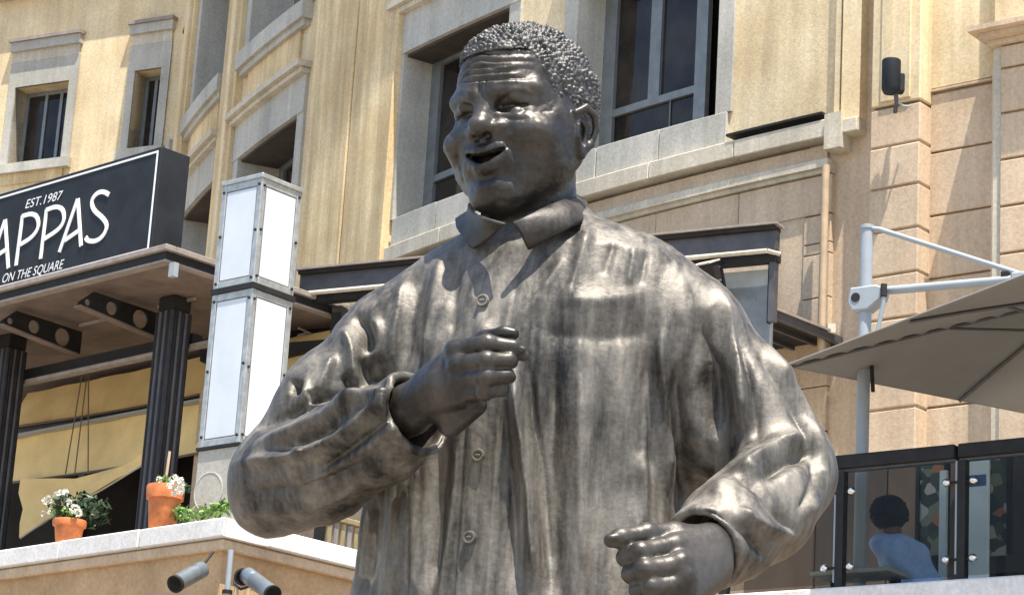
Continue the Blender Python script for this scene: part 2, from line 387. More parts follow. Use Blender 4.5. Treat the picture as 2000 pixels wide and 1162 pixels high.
for pth, wd, am in (
 ([(900, 134), (948, 130), (1000, 127)], 3.5, -.011), ([(900, 139), (950, 135), (1005, 132)], 4, .007), ([(896, 147), (950, 142), (1015, 138)], 3.5, -.012), ([(895, 153), (950, 148), (1020, 144)], 4, .008),
 ([(892, 161), (955, 154), (1035, 152)], 3.5, -.012), ([(890, 167), (950, 161), (1040, 160)], 4, .007),
 ([(940, 165), (936, 180), (944, 196)], 4, -.018), ([(955, 166), (957, 182), (952, 198)], 3.5, -.012),
 ([(985, 183), (1010, 172), (1050, 186)], 6, .014), ([(892, 180), (905, 176), (925, 184)], 5, .010),
 ([(1050, 208), (1078, 196)], 3.2, -.007), ([(1054, 218), (1084, 216)], 3.2, -.008), ([(1050, 230), (1080, 240)], 3.2, -.007),
 ([(978, 226), (1008, 236), (1042, 228)], 4, -.014), ([(976, 219), (1008, 226), (1040, 219)], 4, .008), ([(882, 222), (900, 230), (918, 226)], 4, -.012),
 ([(970, 262), (992, 280), (1010, 308), (1010, 342)], 6, -.026), ([(985, 256), (1012, 276), (1028, 310)], 10, .016), ([(1030, 282), (1040, 315), (1030, 350)], 7, -.008), ([(1050, 300), (1052, 330), (1040, 360)], 5, -.008),
 ([(907, 262), (893, 288), (893, 322)], 5, -.020), ([(918, 350), (948, 352), (975, 342)], 6, -.016), ([(925, 362), (950, 368), (980, 358)], 9, .010),
 ([(1020, 268), (1050, 262), (1072, 262)], 7, -.008), ([(1085, 300), (1075, 340), (1050, 375)], 7, -.008), ([(950, 268), (948, 284)], 3, -.008), ([(960, 390), (1010, 400), (1060, 380)], 6, -.010)):
    dh += am * path_field(hp, pth, wd) * (.75 if np.mean([p[1] for p in pth]) < 170 else .34)
headV = headV + N * (dh * fc + .0009 * noise2(hp[:, 0] / 5, hp[:, 1] / 5, 31) + .0022 * noise2(hp[:, 0] / 14, hp[:, 1] / 14, 32))[:, None]
# hair: cap of curls over the skull
hh = Sculpt((-.45, -.6, -.35), (.45, .5, .62), 0.0064)
hh.ell((0, -.06, .135), (.322, .432, .370), 0); hh.ell((0, .15, .205), (.230, .195, .20), .08)
sl, (X, Y, Z) = hh.sub((-.45, -.6, -.35), (.45, .5, .62))
AX = np.abs(X)
line = np.where(Y > .05, .335 - .10 * np.clip((AX - .17) / .08, 0, 1) * 1.0, 0) 
edge = np.maximum(.30 - .05 * np.cos(AX * 9) - Z, 0 * Z)          # front hairline height
fronty = .155 - .45 * np.clip(AX - .20, 0, 1) + 0 * Z                # forward limit at the temples
nape = -.11 + .10 * np.clip((Y + .18) / .2, 0, 1)                      # lower limit
earcut = .13 - np.sqrt((Y - .01) ** 2 + (Z + .11) ** 2 + 0 * X)
cut = np.maximum(np.minimum(np.maximum(.30 - Z + 0 * Y, Y - fronty - 1e3 * 0), 1), nape - Z)
temple = np.maximum(Y - (.17 - .9 * np.clip(.30 - Z, 0, .3) * 0.55), -1)  # beard side line slopes back
cut = np.maximum(np.where(Z > .275, -1.0, Y - (np.where(X < 0, .255, .10) - .30 * np.clip(.30 - Z, 0, 1))), nape - Z)
cut = np.maximum(cut, np.where(Z > .27, (Y - .40), -1))
cut = np.maximum(cut, earcut)
hh.D = np.maximum(hh.D, cut.astype(np.float32) + 0 * hh.D)
V, Q = hh.mesh(); V = relax(V, Q, 2, .5); N = vnormals(V, Q)
cand = V[rng.choice(len(V), 12000, replace=False)]; pick = []
kd0 = []
for c in cand:
    if all((c[0] - p[0]) ** 2 + (c[1] - p[1]) ** 2 + (c[2] - p[2]) ** 2 > .0185 ** 2 for p in pick): pick.append(c)
kd = kdtree.KDTree(len(pick)); [kd.insert(p, i) for i, p in enumerate(pick)]; kd.balance()
off = np.zeros(len(V)); sz = rng.uniform(.35, 1.45, len(pick))
for i, v in enumerate(V):
    f = kd.find_n(v, 2); d1, d2 = f[0][2], f[1][2]; off[i] = np.clip((d2 - d1) / .013, 0, 1) ** .7 * .017 * sz[f[0][1]]
lim = np.where(V[:, 0] < 0, .255, .10) - .30 * np.clip(.30 - V[:, 2], 0, 1)
ins = np.minimum(np.maximum(V[:, 2] - .262, lim - V[:, 1]), V[:, 2] - (-.11 + .10 * np.clip((V[:, 1] + .18) / .2, 0, 1)))
edge_t = np.clip(ins / .045 + .15, .15, 1); hn = noise2(V[:, 0] * 14 + V[:, 1] * 9, V[:, 2] * 14, 21) * .008
hairV = head_to_world(V + N * ((off + hn) * edge_t - .010 + .004 * edge_t)[:, None]); hairQ = Q

# ---- hands: (photo x, photo y, distance) of each joint
def hand_right():                    # his right hand, before the chest
    J = {}
    s = Sculpt(np.minimum(P3((760, 900, 10.5)), P3((760, 600, 9.8))) - .05, np.maximum(P3((1060, 600, 10.5)), P3((1060, 880, 9.8))) + .08, 0.0085)
    wr_ = P3((800, 800, 10.36)); 
    s.cone(P3((720, 835, 10.5)), wr_, .10, .095, 0)
    s.cone(wr_, P3((862, 752, 10.20)), .095, .085, .05)
    for (y0, y1) in ((703, 690), (725, 712), (750, 735), (775, 758)): s.cone(P3((835, 785, 10.30)), P3((893, y0, 10.13)), .055, .042, .045)
    s.cone(P3((840, 745, 10.28)), P3((893, 690, 10.16)), .06, .042, .05)
    k = .010
    s.chain([P3((888, 684, 10.13)), P3((952, 671, 10.03)), P3((1002, 678, 10.03)), P3((1022, 694, 10.07))], [.040, .036, .030, .024], k)
    s.chain([P3((893, 712, 10.11)), P3((950, 704, 9.99)), P3((995, 703, 10.02)), P3((1000, 708, 10.10))], [.038, .034, .029, .025], k)
    s.chain([P3((898, 742, 10.12)), P3((950, 736, 10.00)), P3((992, 734, 10.03)), P3((996, 737, 10.11))], [.037, .033, .028, .025], k)
    s.chain([P3((900, 769, 10.14)), P3((945, 765, 10.04)), P3((980, 761, 10.06)), P3((984, 763, 10.13))], [.034, .030, .026, .023], k)
    s.chain([P3((850, 770, 10.32)), P3((895, 700, 10.28)), P3((945, 664, 10.20)), P3((985, 652, 10.16)), P3((1003, 652, 10.15))], [.06, .048, .036, .030, .024], .02)  # thumb
    s.cone(P3((880, 830, 10.28)), P3((930, 790, 10.18)), .05, .045, .05)
    for q in ((952, 671, 10.02), (951, 704, 9.985), (951, 736, 9.995), (946, 765, 10.035)): s.ball(P3(q), .037, .014)
    for q in ((890, 686, 10.11), (894, 714, 10.09), (898, 744, 10.10)): s.ball(P3(q), .043, .02)
    s.chain([P3((905, 690, 10.08)), P3((870, 740, 10.16)), P3((845, 775, 10.26))], [.010, .012, .012], .02)
    s.ell(P3((1020, 682, 10.02)), (.020, .012, .014), .004)
    return s
def hand_left():                     # his left hand, low, a loose fist with the thumb on top
    s = Sculpt(np.minimum(P3((1150, 1290, 10.3)), P3((1150, 1290, 9.6))) - .05, np.maximum(P3((1480, 980, 10.3)), P3((1480, 980, 9.6))) + .05, 0.0085)
    s.cone(P3((1425, 1045, 10.30)), P3((1385, 1078, 10.12)), .10, .092, 0)
    for (a, b) in (((1385, 1060, 10.08), (1318, 1066, 9.92)), ((1385, 1085, 10.06), (1325, 1105, 9.88)), ((1385, 1105, 10.06), (1335, 1140, 9.88)), ((1385, 1120, 10.08), (1342, 1170, 9.90))): s.cone(P3(a), P3(b), .075, .048, .05)
    k = .010
    s.chain([P3((1320, 1066, 9.92)), P3((1250, 1078, 9.84)), P3((1222, 1088, 9.92)), P3((1250, 1092, 10.0))], [.046, .038, .036, .03], k)
    s.chain([P3((1325, 1105, 9.88)), P3((1258, 1112, 9.82)), P3((1232, 1120, 9.90)), P3((1262, 1126, 9.98))], [.046, .039, .036, .03], k)
    s.chain([P3((1333, 1140, 9.88)), P3((1270, 1146, 9.83)), P3((1246, 1152, 9.90)), P3((1274, 1158, 9.98))], [.044, .037, .034, .03], k)
    s.chain([P3((1340, 1172, 9.90)), P3((1285, 1178, 9.86)), P3((1262, 1182, 9.93)), P3((1288, 1188, 10.0))], [.040, .034, .031, .027], k)
    s.ball(P3((1331, 1096, 9.86)), .034, .03); s.ball(P3((1343, 1124, 9.86)), .034, .03)
    s.chain([P3((1375, 1062, 10.08)), P3((1318, 1045, 10.0)), P3((1262, 1044, 9.93)), P3((1212, 1050, 9.88)), P3((1193, 1055, 9.87))], [.07, .052, .041, .036, .028], .02)
    s.cone(P3((1300, 1090, 10.02)), P3((1310, 1150, 10.0)), .07, .07, .04)
    for q in ((1252, 1077, 9.835), (1260, 1111, 9.815), (1272, 1145, 9.825)): s.ball(P3(q), .038, .016)
    s.ball(P3((1264, 1042, 9.925)), .041, .016)
    s.ell(P3((1196, 1050, 9.845)), (.026, .012, .016), .004)
    s.chain([P3((1350, 1062, 10.0)), P3((1385, 1066, 10.02))], [.016, .016], .02)
    return s
bodyV, bodyF = [headV], [headQ]; off_ = len(headV)
for s in (hand_right(), hand_left()):
    V, Q = s.mesh(); V = relax(V, Q, 1, .4); bodyV.append(V); bodyF.append(Q + off_); off_ += len(V)

# ---- shirt
BF = np.array([-.36, -.933]); BU = np.array([.933, -.36])
O2 = at(1055, 800, 11.0)[:2]
def zy(y): return at(1055, y, 11.0)[2]
PROF = [  # photo y, half width, half depth, sideways shift, forward shift
    (405, .18, .18, -.02, .02), (436, .25, .25, -.02, .02), (462, .36, .30, .0, .01), (492, .47, .35, .02, .0), (530, .555, .40, .03, .0), (580, .60, .43, .02, .0), (650, .62, .455, .0, .02), (720, .64, .47, -.01, .03),
    (850, .66, .47, -.03, .03), (1000, .69, .47, -.05, .0), (1160, .74, .48, -.04, -.02), (1400, .78, .50, -.03, -.02), (1480, .79, .51, -.03, -.02)]
pz = np.array([zy(p[0]) for p in PROF])[::-1]; pa = np.array([p[1:] for p in PROF])[::-1]
HEMZ = pz[0] + .03
SH = Sculpt((at(420, 1000, 11)[0] - .05, 9.85, HEMZ - .05), (at(1650, 900, 11)[0] + .05, 11.75, zy(395)), 0.0105)
sl, (X, Y, Z) = SH.sub(SH.org, SH.org + SH.n * SH.h)
zz = SH.ax[2][None, None, :]
prm = [np.interp(zz, pz, pa[:, i]) for i in range(4)]
u = (X - O2[0]) * BU[0] + (Y - O2[1]) * BU[1] - prm[2]; f = (X - O2[0]) * BF[0] + (Y - O2[1]) * BF[1] - prm[3]
e = 2.25
k0 = ((np.abs(u) / prm[0]) ** e + (np.abs(f) / prm[1]) ** e) ** (1 / e)
SH.D[:] = np.minimum(((k0 - 1) * np.minimum(prm[0], prm[1]) * .9), 1).astype(np.float32)
# his right sleeve (left in the photo) and left sleeve
RS, RE, RC_ = P3((830, 590, 11.12)), P3((545, 925, 10.98)), P3((812, 800, 10.36))
SH.chain([P3((880, 600, 11.1)), P3((775, 685, 11.12)), P3((655, 795, 11.08)), P3((560, 905, 11.0))], [.235, .245, .225, .195], .12)
SH.chain([P3((545, 935, 10.97)), P3((640, 905, 10.74)), P3((740, 850, 10.52)), P3((806, 808, 10.38)), P3((850, 782, 10.26))], [.215, .215, .195, .168, .165], .05)
SH.cone(P3((520, 990, 10.98)), P3((620, 955, 10.8)), .11, .12, .12)
SH.chain([P3((1235, 580, 10.84)), P3((1325, 665, 10.82)), P3((1435, 800, 10.78)), P3((1510, 900, 10.72))], [.25, .262, .25, .235], .13)
SH.chain([P3((1530, 925, 10.70)), P3((1480, 990, 10.50)), P3((1420, 1040, 10.30)), P3((1378, 1068, 10.18)), P3((1330, 1100, 10.02))], [.225, .225, .195, .16, .155], .05)
def cuff(a, b, r, roll):
    '''square cuff: the sleeve is cut across, hollowed and edged with a rolled hem'''
    a = np.array(a); b = np.array(b); n = (b - a) / np.linalg.norm(b - a); m = .46; sl, (X, Y, Z) = SH.sub(b - m, b + m)
    d = (X - b[0]) * n[0] + (Y - b[1]) * n[1] + (Z - b[2]) * n[2]; rr = np.sqrt((X - b[0]) ** 2 + (Y - b[1]) ** 2 + (Z - b[2]) ** 2); rad = np.sqrt(np.maximum(rr ** 2 - d ** 2, 0))
    keep = np.maximum(np.maximum(-d - .30, rad - .30), -(d + .0))       # the piece beyond the cut
    near = (rad < .30) & (d > -.005) & (d < .45) & cuff_side(X, Y, Z)
    SH.D[sl] = np.where(near, np.maximum(SH.D[sl], d), SH.D[sl]).astype(np.float32)
    SH.D[sl] = np.maximum(SH.D[sl], -np.maximum(rad - r, -d - .22)).astype(np.float32)
    ring = np.sqrt((rad - r - .016) ** 2 + (d + .012) ** 2) - .020
    SH.put(sl, ring.astype(np.float32), .012)
body_side = lambda X, Y, Z: np.sqrt((((X - O2[0]) * BU[0] + (Y - O2[1]) * BU[1]) / .70) ** 2 + (((X - O2[0]) * BF[0] + (Y - O2[1]) * BF[1]) / .50) ** 2) > 1.0
cuff_side = lambda X, Y, Z: body_side(X, Y, Z) & (Y < 10.5)
cuff(P3((760, 836, 10.48)), P3((812, 806, 10.37)), .150, .02)
cuff(P3((1425, 1040, 10.31)), P3((1374, 1072, 10.16)), .138, .02)
SH.cone(P3((1360, 690, 10.96)), P3((1368, 880, 10.96)), .20, .17, .10)
for (a_, b_, ra_, rb_) in (((1350, 640, 10.46), (1374, 760, 10.47), .04, .10), ((1374, 760, 10.47), (1382, 900, 10.50), .10, .11), ((785, 620, 10.66), (795, 720, 10.62), .04, .06)):
    SH.cone(P3(a_), P3(b_), ra_, rb_, .07, neg=True)
# flat hem
SH.D = np.maximum(SH.D, (HEMZ - zz).astype(np.float32) + 0 * SH.D)
V, Q = SH.mesh(); V = relax(V, Q, 4, .5); N = vnormals(V, Q); px = topix(V)
# folds of the cloth: (polyline in photo measure, half width, height in metres)
FOLDS = [
 # chest and belly
 ([(1006, 700), (1012, 790), (1030, 920), (1050, 1160)], 13, .042), ([(985, 780), (1000, 950), (1010, 1160)], 10, -.018), ([(1030, 700), (1040, 800), (1058, 920), (1074, 1160)], 11, -.026),
 ([(1085, 700), (1075, 900), (1090, 1160)], 22, -.028), ([(1140, 720), (1130, 950), (1150, 1160)], 24, .018),
 ([(1200, 760), (1190, 950), (1210, 1160)], 20, -.018), ([(1250, 880), (1255, 980), (1235, 1080)], 16, .022),
 ([(1292, 640), (1290, 800), (1300, 960)], 14, .030), ([(1270, 680), (1268, 830), (1275, 950)], 12, -.016), ([(1318, 700), (1325, 850), (1340, 985)], 12, -.022),
 ([(1050, 640), (1150, 662), (1270, 650)], 26, -.014), ([(1090, 585), (1180, 590), (1265, 575)], 30, .012),
 ([(870, 830), (855, 980), (845, 1160)], 20, -.028), ([(800, 900), (790, 1020), (760, 1160)], 26, .022), ([(735, 960), (730, 1060), (710, 1160)], 16, -.02),
 ([(900, 830), (890, 1000), (860, 1160)], 9, .016),
 ([(865, 490), (850, 600), (830, 700)], 16, .020), ([(895, 500), (885, 600), (880, 660)], 12, -.014), ([(825, 520), (805, 620), (790, 720)], 16, -.016), ([(790, 540), (770, 640), (765, 730)], 14, .016),
 ([(950, 620), (945, 760)], 12, .012), ([(930, 510), (925, 600)], 10, .010),
 ([(1150, 440), (1130, 520), (1100, 600)], 16, .014), ([(1200, 470), (1180, 540)], 9, -.010), ([(1240, 480), (1225, 560)], 9, .010), ([(1265, 490), (1250, 560)], 7, -.010), ([(1105, 500), (1060, 570), (1000, 640)], 14, .010),
 # his left sleeve
 ([(1400, 560), (1440, 680), (1455, 840)], 14, .030), ([(1375, 600), (1395, 720), (1400, 860)], 26, -.045), ([(1425, 620), (1470, 760), (1480, 860)], 11, -.02),
 ([(1430, 560), (1500, 680), (1560, 760)], 12, .020), ([(1480, 690), (1540, 775), (1600, 900)], 9, -.020), ([(1505, 690), (1580, 800), (1622, 920)], 9, .016),
 ([(1440, 930), (1500, 880), (1575, 850)], 20, .035), ([(1480, 935), (1540, 890), (1600, 880)], 18, -.045), ([(1385, 960), (1440, 920), (1520, 925)], 14, .016),
 ([(1420, 930), (1480, 950), (1520, 1010), (1560, 1050)], 10, -.018), ([(1440, 990), (1490, 1030), (1560, 1045)], 14, .024), ([(1370, 1000), (1410, 1000), (1450, 1030), (1500, 1095)], 8, -.022), ([(1360, 1015), (1410, 1035), (1440, 1090)], 9, .014),
 ([(1600, 900), (1610, 950), (1580, 1010)], 12, .02), ([(1590, 890), (1590, 950), (1560, 1000)], 9, -.018),
 # his right sleeve
 ([(690, 610), (715, 640), (725, 690)], 14, -.045), ([(665, 640), (690, 670), (690, 760)], 16, .030), ([(725, 620), (745, 650), (735, 710)], 14, .025), ([(715, 700), (720, 740), (760, 755)], 13, -.050),
 ([(655, 690), (625, 760), (600, 800)], 14, .025), ([(580, 740), (575, 770)], 11, -.045), ([(612, 765), (618, 790)], 10, -.040), ([(675, 730), (690, 770)], 10, -.040), ([(600, 740), (600, 800), (650, 790), (720, 770)], 10, .028),
 ([(480, 880), (600, 830), (720, 770), (800, 745)], 15, .030), ([(500, 840), (600, 790), (680, 770)], 10, -.025), ([(540, 880), (600, 850), (660, 820)], 15, -.040), ([(455, 905), (600, 890), (700, 830), (760, 770)], 12, .030), ([(560, 865), (600, 885)], 10, .02),
 ([(610, 930), (720, 850), (790, 790)], 9, -.020), ([(560, 960), (680, 900), (780, 830)], 8, .010), ([(490, 960), (620, 950), (760, 880)], 10, -.014), ([(480, 1000), (600, 1000), (700, 950)], 10, .012),
]
disp = np.zeros(len(V)); facing = np.clip((-(N @ _d)) * 1.6 + .15, 0, 1)
for pth, wd, am in FOLDS: disp += (1.5 if 735 < np.mean([p[0] for p in pth]) < 1330 else 1.45) * am * path_field(px, pth, wd)
# hanging drapery over the trunk, all the way round
uu = (V[:, 0] - O2[0]) * BU[0] + (V[:, 1] - O2[1]) * BU[1]; ff = (V[:, 0] - O2[0]) * BF[0] + (V[:, 1] - O2[1]) * BF[1]
ang = np.arctan2(uu, ff); zt = V[:, 2]; trunk = np.clip((pz[-6] - zt) / .35, 0, 1) * (np.hypot(uu / .72, ff / .52) < 1.15)
dr = noise1(ang * 9 + noise2(ang * 2, zt * 1.6, 5) * .8, 3) * .013 + noise1(ang * 21 + noise2(ang * 3, zt * 1.2, 6) * 1.2, 4) * .006
disp = disp * np.where(facing > 0, facing, 0) + dr * trunk
pq = px / 26.0; disp += (.003 * noise2(pq[:, 0], pq[:, 1] * .35, 11) + .0022 * noise2(pq[:, 0] * 2.3, pq[:, 1] * .9, 12))
# button band
cu = -.07 + .035 * np.clip((zt - zy(1160)) / (zy(450) - zy(1160)), 0, 1)
band = (np.abs(uu - cu) < .078) & (ff > .1) & (zt < zy(470))
disp += np.where(ff > .1, .016 * np.clip((.078 - np.abs(uu - cu)) / .012, 0, 1), 0) * (zt < zy(450)) * trunk.clip(.0, 1)
V = V + N * disp[:, None]; V = relax(V, Q, 1, .2)
shirtV, shirtQ = V, Q
def big_mesh(name, V, Q, mat_, parent, label=None):
    me = bpy.data.meshes.new(name); V = V - np.array(parent_loc(parent)); me.vertices.add(len(V)); me.vertices.foreach_set('co', V.astype(np.float32).ravel())
    me.loops.add(Q.size); me.loops.foreach_set('vertex_index', Q.astype(np.int32).ravel()); me.polygons.add(len(Q))
    me.polygons.foreach_set('loop_start', np.arange(0, Q.size, 4, dtype=np.int32)); me.polygons.foreach_set('use_smooth', np.ones(len(Q), bool))
    me.update(calc_edges=True); me.validate(); me.materials.append(mat_); o = bpy.data.objects.new(name, me); link(o, parent)
    if label: o['label'] = label
    return o
def parent_loc(p): return (0, 0, 0) if p is None else p.location
core = MB(); 
core.tube([HC, HC + (0, .05, -.9), at(1055, 560, 11.05)], [.15, .17, .2], 8); sh_l, sh_r = P3((870, 600, 11.1)), P3((1240, 600, 10.86))
core.tube([at(1055, 560, 11.05) , sh_r], .10, 8); core.tube([at(1055, 560, 11.05), sh_l], .10, 8)
core.tube([sh_l, P3((560, 920, 10.98)), P3((700, 860, 10.56)), P3((800, 805, 10.36))], [.1, .1, .09, .08], 8); core.tube([sh_r, P3((1520, 910, 10.72)), P3((1430, 1035, 10.33)), P3((1385, 1078, 10.12))], [.1, .1, .09, .08], 8)
bodyV.append(np.array(core.v)); bodyF.append(np.array([q if len(q) == 4 else (q[0], q[1], q[2], q[3]) for q in core.f]) + off_)
big_mesh('body', np.vstack(bodyV), np.vstack(bodyF), M_SKIN, statue)
big_mesh('hair', hairV, hairQ, M_HAIR, statue)
shirt = big_mesh('shirt', shirtV, shirtQ, M_BRZ, statue)

# inner core that ties head, arms and hands into one body, and the legs down to the plinth
def surfY(x, y, r=7.0):
    d = np.hypot(spx[:, 0] - x, spx[:, 1] - y); m = d < r
    return float(shirtV[m, 1].min()) if m.any() else float(shirtV[d.argmin(), 1])
spx = topix(shirtV)
# collar: stand round the neck, two turned-down leaves
def leaf(top, bot, n=14, thick=.020):
    top = np.array([P3(p) for p in top]); bot = np.array([P3(p) for p in bot])
    def res(P, n):
        s_ = np.concatenate([[0], np.cumsum(np.linalg.norm(np.diff(P, axis=0), axis=1))]); t_ = np.linspace(0, s_[-1], n); return np.stack([np.interp(t_, s_, P[:, i]) for i in range(3)], 1)
    top, bot = res(top, n), res(bot, n); m = 5
    G = np.array([[top[i] * (1 - j / m) + bot[i] * (j / m) for j in range(m + 1)] for i in range(n)])
    du = np.gradient(G, axis=0); dv = np.gradient(G, axis=1); nn = np.cross(du, dv); nn /= np.linalg.norm(nn, axis=2)[..., None] + 1e-9
    c = G.reshape(-1, 3).mean(0)
    if (nn.reshape(-1, 3).mean(0) @ (CAM - c)) < 0: nn = -nn
    G = G + nn * (.016 * np.sin(np.pi * np.linspace(0, 1, m + 1)) )[None, :, None]
    A = G + nn * thick / 2; B = G - nn * thick / 2; v = np.concatenate([A.reshape(-1, 3), B.reshape(-1, 3)]); k = n * (m + 1); f = []
    I = lambda i, j: i * (m + 1) + j
    for i in range(n - 1):
        for j in range(m): f += [(I(i, j), I(i, j + 1), I(i + 1, j + 1), I(i + 1, j)), (k + I(i, j), k + I(i + 1, j), k + I(i + 1, j + 1), k + I(i, j + 1))]
    for i in range(n - 1): f += [(I(i, 0), I(i + 1, 0), k + I(i + 1, 0), k + I(i, 0)), (I(i, m), k + I(i, m), k + I(i + 1, m), I(i + 1, m))]
    for j in range(m): f += [(I(0, j), k + I(0, j), k + I(0, j + 1), I(0, j + 1)), (I(n - 1, j), I(n - 1, j + 1), k + I(n - 1, j + 1), k + I(n - 1, j))]
    return v, f
def leaf_obj(top, bot):
    b = MB(); b.add(*leaf(top, bot)); return b.build('collar', M_SKIN2, statue, smooth=True, bevel=.006)
M_SKIN2 = bronze('bronze_collar', (0.013, 0.011, 0.0085), (0.10, 0.086, 0.07))
yA = surfY(1030, 492) - .03
leaf_obj([(1001, 434, 10.47), (1045, 413, 10.52), (1090, 395, 10.66), (1122, 384, 10.86), (1118, 382, 11.10), (1060, 380, 11.25)], [(1032, 489, yA), (1085, 462, surfY(1085, 470) - .03), (1135, 434, surfY(1135, 440) - .03), (1150, 420, 10.98), (1145, 408, 11.2), (1065, 402, 11.33)])
leaf_obj([(988, 437, 10.48), (955, 428, 10.52), (925, 415, 10.68), (915, 398, 10.95), (950, 385, 11.2), (1060, 380, 11.25)], [(926, 487, surfY(926, 492) - .03), (910, 470, surfY(908, 478) - .03), (893, 447, surfY(893, 458) - .03), (890, 430, 11.0), (930, 405, 11.28), (1065, 402, 11.33)])
# buttons down the front
bt = None
bdir = Vector((BF[0], BF[1], .05))
for i, (bx, by) in enumerate(((943, 587), (934, 889), (917, 1049))):
    c = P3((bx, by, surfY(bx, by) - .004)); b = MB(); b.lathe([(.006, -.03), (.026, -.03), (.028, .004), (.025, .012), (.019, .012), (.016, .005), (.006, .005), (.001, .005)], (0, 0, 0), 18, (0, 0, 1))
    b.tube([(-.012, 0, .008), (.012, 0, .008)], .004, 6)
    if bt is None: bt = b.build('button', M_BRZ, None, smooth=True); o = bt; o.parent = statue
    else: o = bt.copy(); link(o, statue)
    o.rotation_euler = bdir.to_track_quat('Z', 'Y').to_euler(); o.location = Vector(c) - statue.location
# trousers, shoes, plinth (below the frame)
lg = Sculpt((SROOT_XY[0] - .75, 10.3, .30), (SROOT_XY[0] + .75, 11.7, HEMZ + .5), .03)
cx, cy = SROOT_XY[0] - .03, 11.0
for q in (-1, 1):
    hipp = np.array([cx + q * .27, cy - q * .10, HEMZ + .35]); ank = np.array([cx + q * .34, cy - q * .12, .62])
    lg.chain([hipp, (hipp + ank) / 2 + (0, -.03, 0), ank], [.30, .27, .23], .08)
V, Q = lg.mesh(); big_mesh('trousers', V, Q, M_BRZ, statue)
for q in (-1, 1):
    sh = Sculpt((cx - .8, 10.2, .30), (cx + .8, 11.5, .75), .02); a = np.array([cx + q * .34, cy - q * .12, .50]); f_ = np.array([BF[0], BF[1], 0])
    sh.chain([a - f_ * .08, a + f_ * .22 - (0, 0, .05), a + f_ * .42 - (0, 0, .07)], [.15, .14, .12], .05); sh.D = np.maximum(sh.D, (.36 - sh.ax[2])[None, None, :].astype(np.float32) + 0 * sh.D)
    V, Q = sh.mesh(); big_mesh('shoe', V, Q, M_SKIN, statue)
# ================================================================ materials of the place
def stucco(name, col, col2, stain=0.25, streak=True, bump=0.2):
    m = bpy.data.materials.new(name); m.use_nodes = True; t = m.node_tree; b = t.nodes['Principled BSDF']; b.inputs['Roughness'].default_value = .88; b.inputs['Specular IOR Level'].default_value = .2
    g = t.nodes.new('ShaderNodeNewGeometry')
    def noise(scale, det, st=None):
        n = t.nodes.new('ShaderNodeTexNoise'); n.inputs['Scale'].default_value = scale; n.inputs['Detail'].default_value = det; n.inputs['Roughness'].default_value = .62
        if st: mp = t.nodes.new('ShaderNodeMapping'); mp.inputs['Scale'].default_value = st; t.links.new(g.outputs['Position'], mp.inputs[0]); t.links.new(mp.outputs[0], n.inputs[0])
        else: t.links.new(g.outputs['Position'], n.inputs[0])
        return n
    n1 = noise(1.3, 7); r = t.nodes.new('ShaderNodeValToRGB'); e = r.color_ramp.elements; e[0].position = .35; e[1].position = .65; e[0].color = (*col, 1); e[1].color = (*col2, 1); t.links.new(n1.outputs[0], r.inputs[0]); out = r.outputs[0]
    n2 = noise(2.2, 6, (2.6, 2.6, .16) if streak else (1.5, 1.5, 1.5)); mr = t.nodes.new('ShaderNodeMapRange'); mr.inputs[1].default_value = .35; mr.inputs[2].default_value = .68; mr.inputs[3].default_value = 1 - stain; mr.inputs[4].default_value = 1 + stain * .6
    t.links.new(n2.outputs[0], mr.inputs[0]); vm = t.nodes.new('ShaderNodeVectorMath'); vm.operation = 'SCALE'; t.links.new(out, vm.inputs[0]); t.links.new(mr.outputs[0], vm.inputs['Scale'])
    n5 = noise(.55, 3); m5 = t.nodes.new('ShaderNodeMapRange'); m5.inputs[1].default_value = .35; m5.inputs[2].default_value = .65; m5.inputs[3].default_value = .90; m5.inputs[4].default_value = 1.08; t.links.new(n5.outputs[0], m5.inputs[0])
    v5 = t.nodes.new('ShaderNodeVectorMath'); v5.operation = 'SCALE'; t.links.new(vm.outputs[0], v5.inputs[0]); t.links.new(m5.outputs[0], v5.inputs['Scale']); vm = v5
    n4 = noise(30, 5); m4 = t.nodes.new('ShaderNodeMapRange'); m4.inputs[1].default_value = .3; m4.inputs[2].default_value = .7; m4.inputs[3].default_value = .86; m4.inputs[4].default_value = 1.14; t.links.new(n4.outputs[0], m4.inputs[0])
    v2 = t.nodes.new('ShaderNodeVectorMath'); v2.operation = 'SCALE'; t.links.new(vm.outputs[0], v2.inputs[0]); t.links.new(m4.outputs[0], v2.inputs['Scale']); t.links.new(v2.outputs[0], b.inputs['Base Color'])
    n3 = noise(55, 6); bp = t.nodes.new('ShaderNodeBump'); bp.inputs['Strength'].default_value = bump; bp.inputs['Distance'].default_value = .015; t.links.new(n3.outputs[0], bp.inputs['Height']); t.links.new(bp.outputs[0], b.inputs['Normal'])
    return m
M_YEL = stucco('yellow_stucco', (0.65, 0.495, 0.285), (0.75, 0.61, 0.385), .17)
M_YEL2 = stucco('ochre_pilaster', (0.62, 0.445, 0.23), (0.75, 0.59, 0.345), .26)
M_TAN = stucco('tan_render', (0.52, 0.385, 0.255), (0.60, 0.46, 0.315), .13)
M_TAN2 = stucco('tan_parapet', (0.45, 0.29, 0.15), (0.53, 0.36, 0.20), .14, streak=False)
M_STONE = stucco('grey_trim', (0.40, 0.38, 0.32), (0.50, 0.47, 0.40), .14)
M_BAND = stucco('pale_band', (0.52, 0.46, 0.35), (0.60, 0.53, 0.41), .16)
M_WHITE = stucco('white_coping', (0.66, 0.63, 0.58), (0.74, 0.71, 0.66), .10, streak=False, bump=.15)
M_FRAME = mat('grey_window_metal', (.20, .21, .205), .45, .3, var=.15, scale=8)
M_GLASS = mat('dark_window_glass', (.006, .005, .0045), .05, spec=.3, bump=.05, bscale=1.5, scale=1.6, col2=(.040, .032, .025))  # blotchy brown colour stands in for faint reflections in the panes
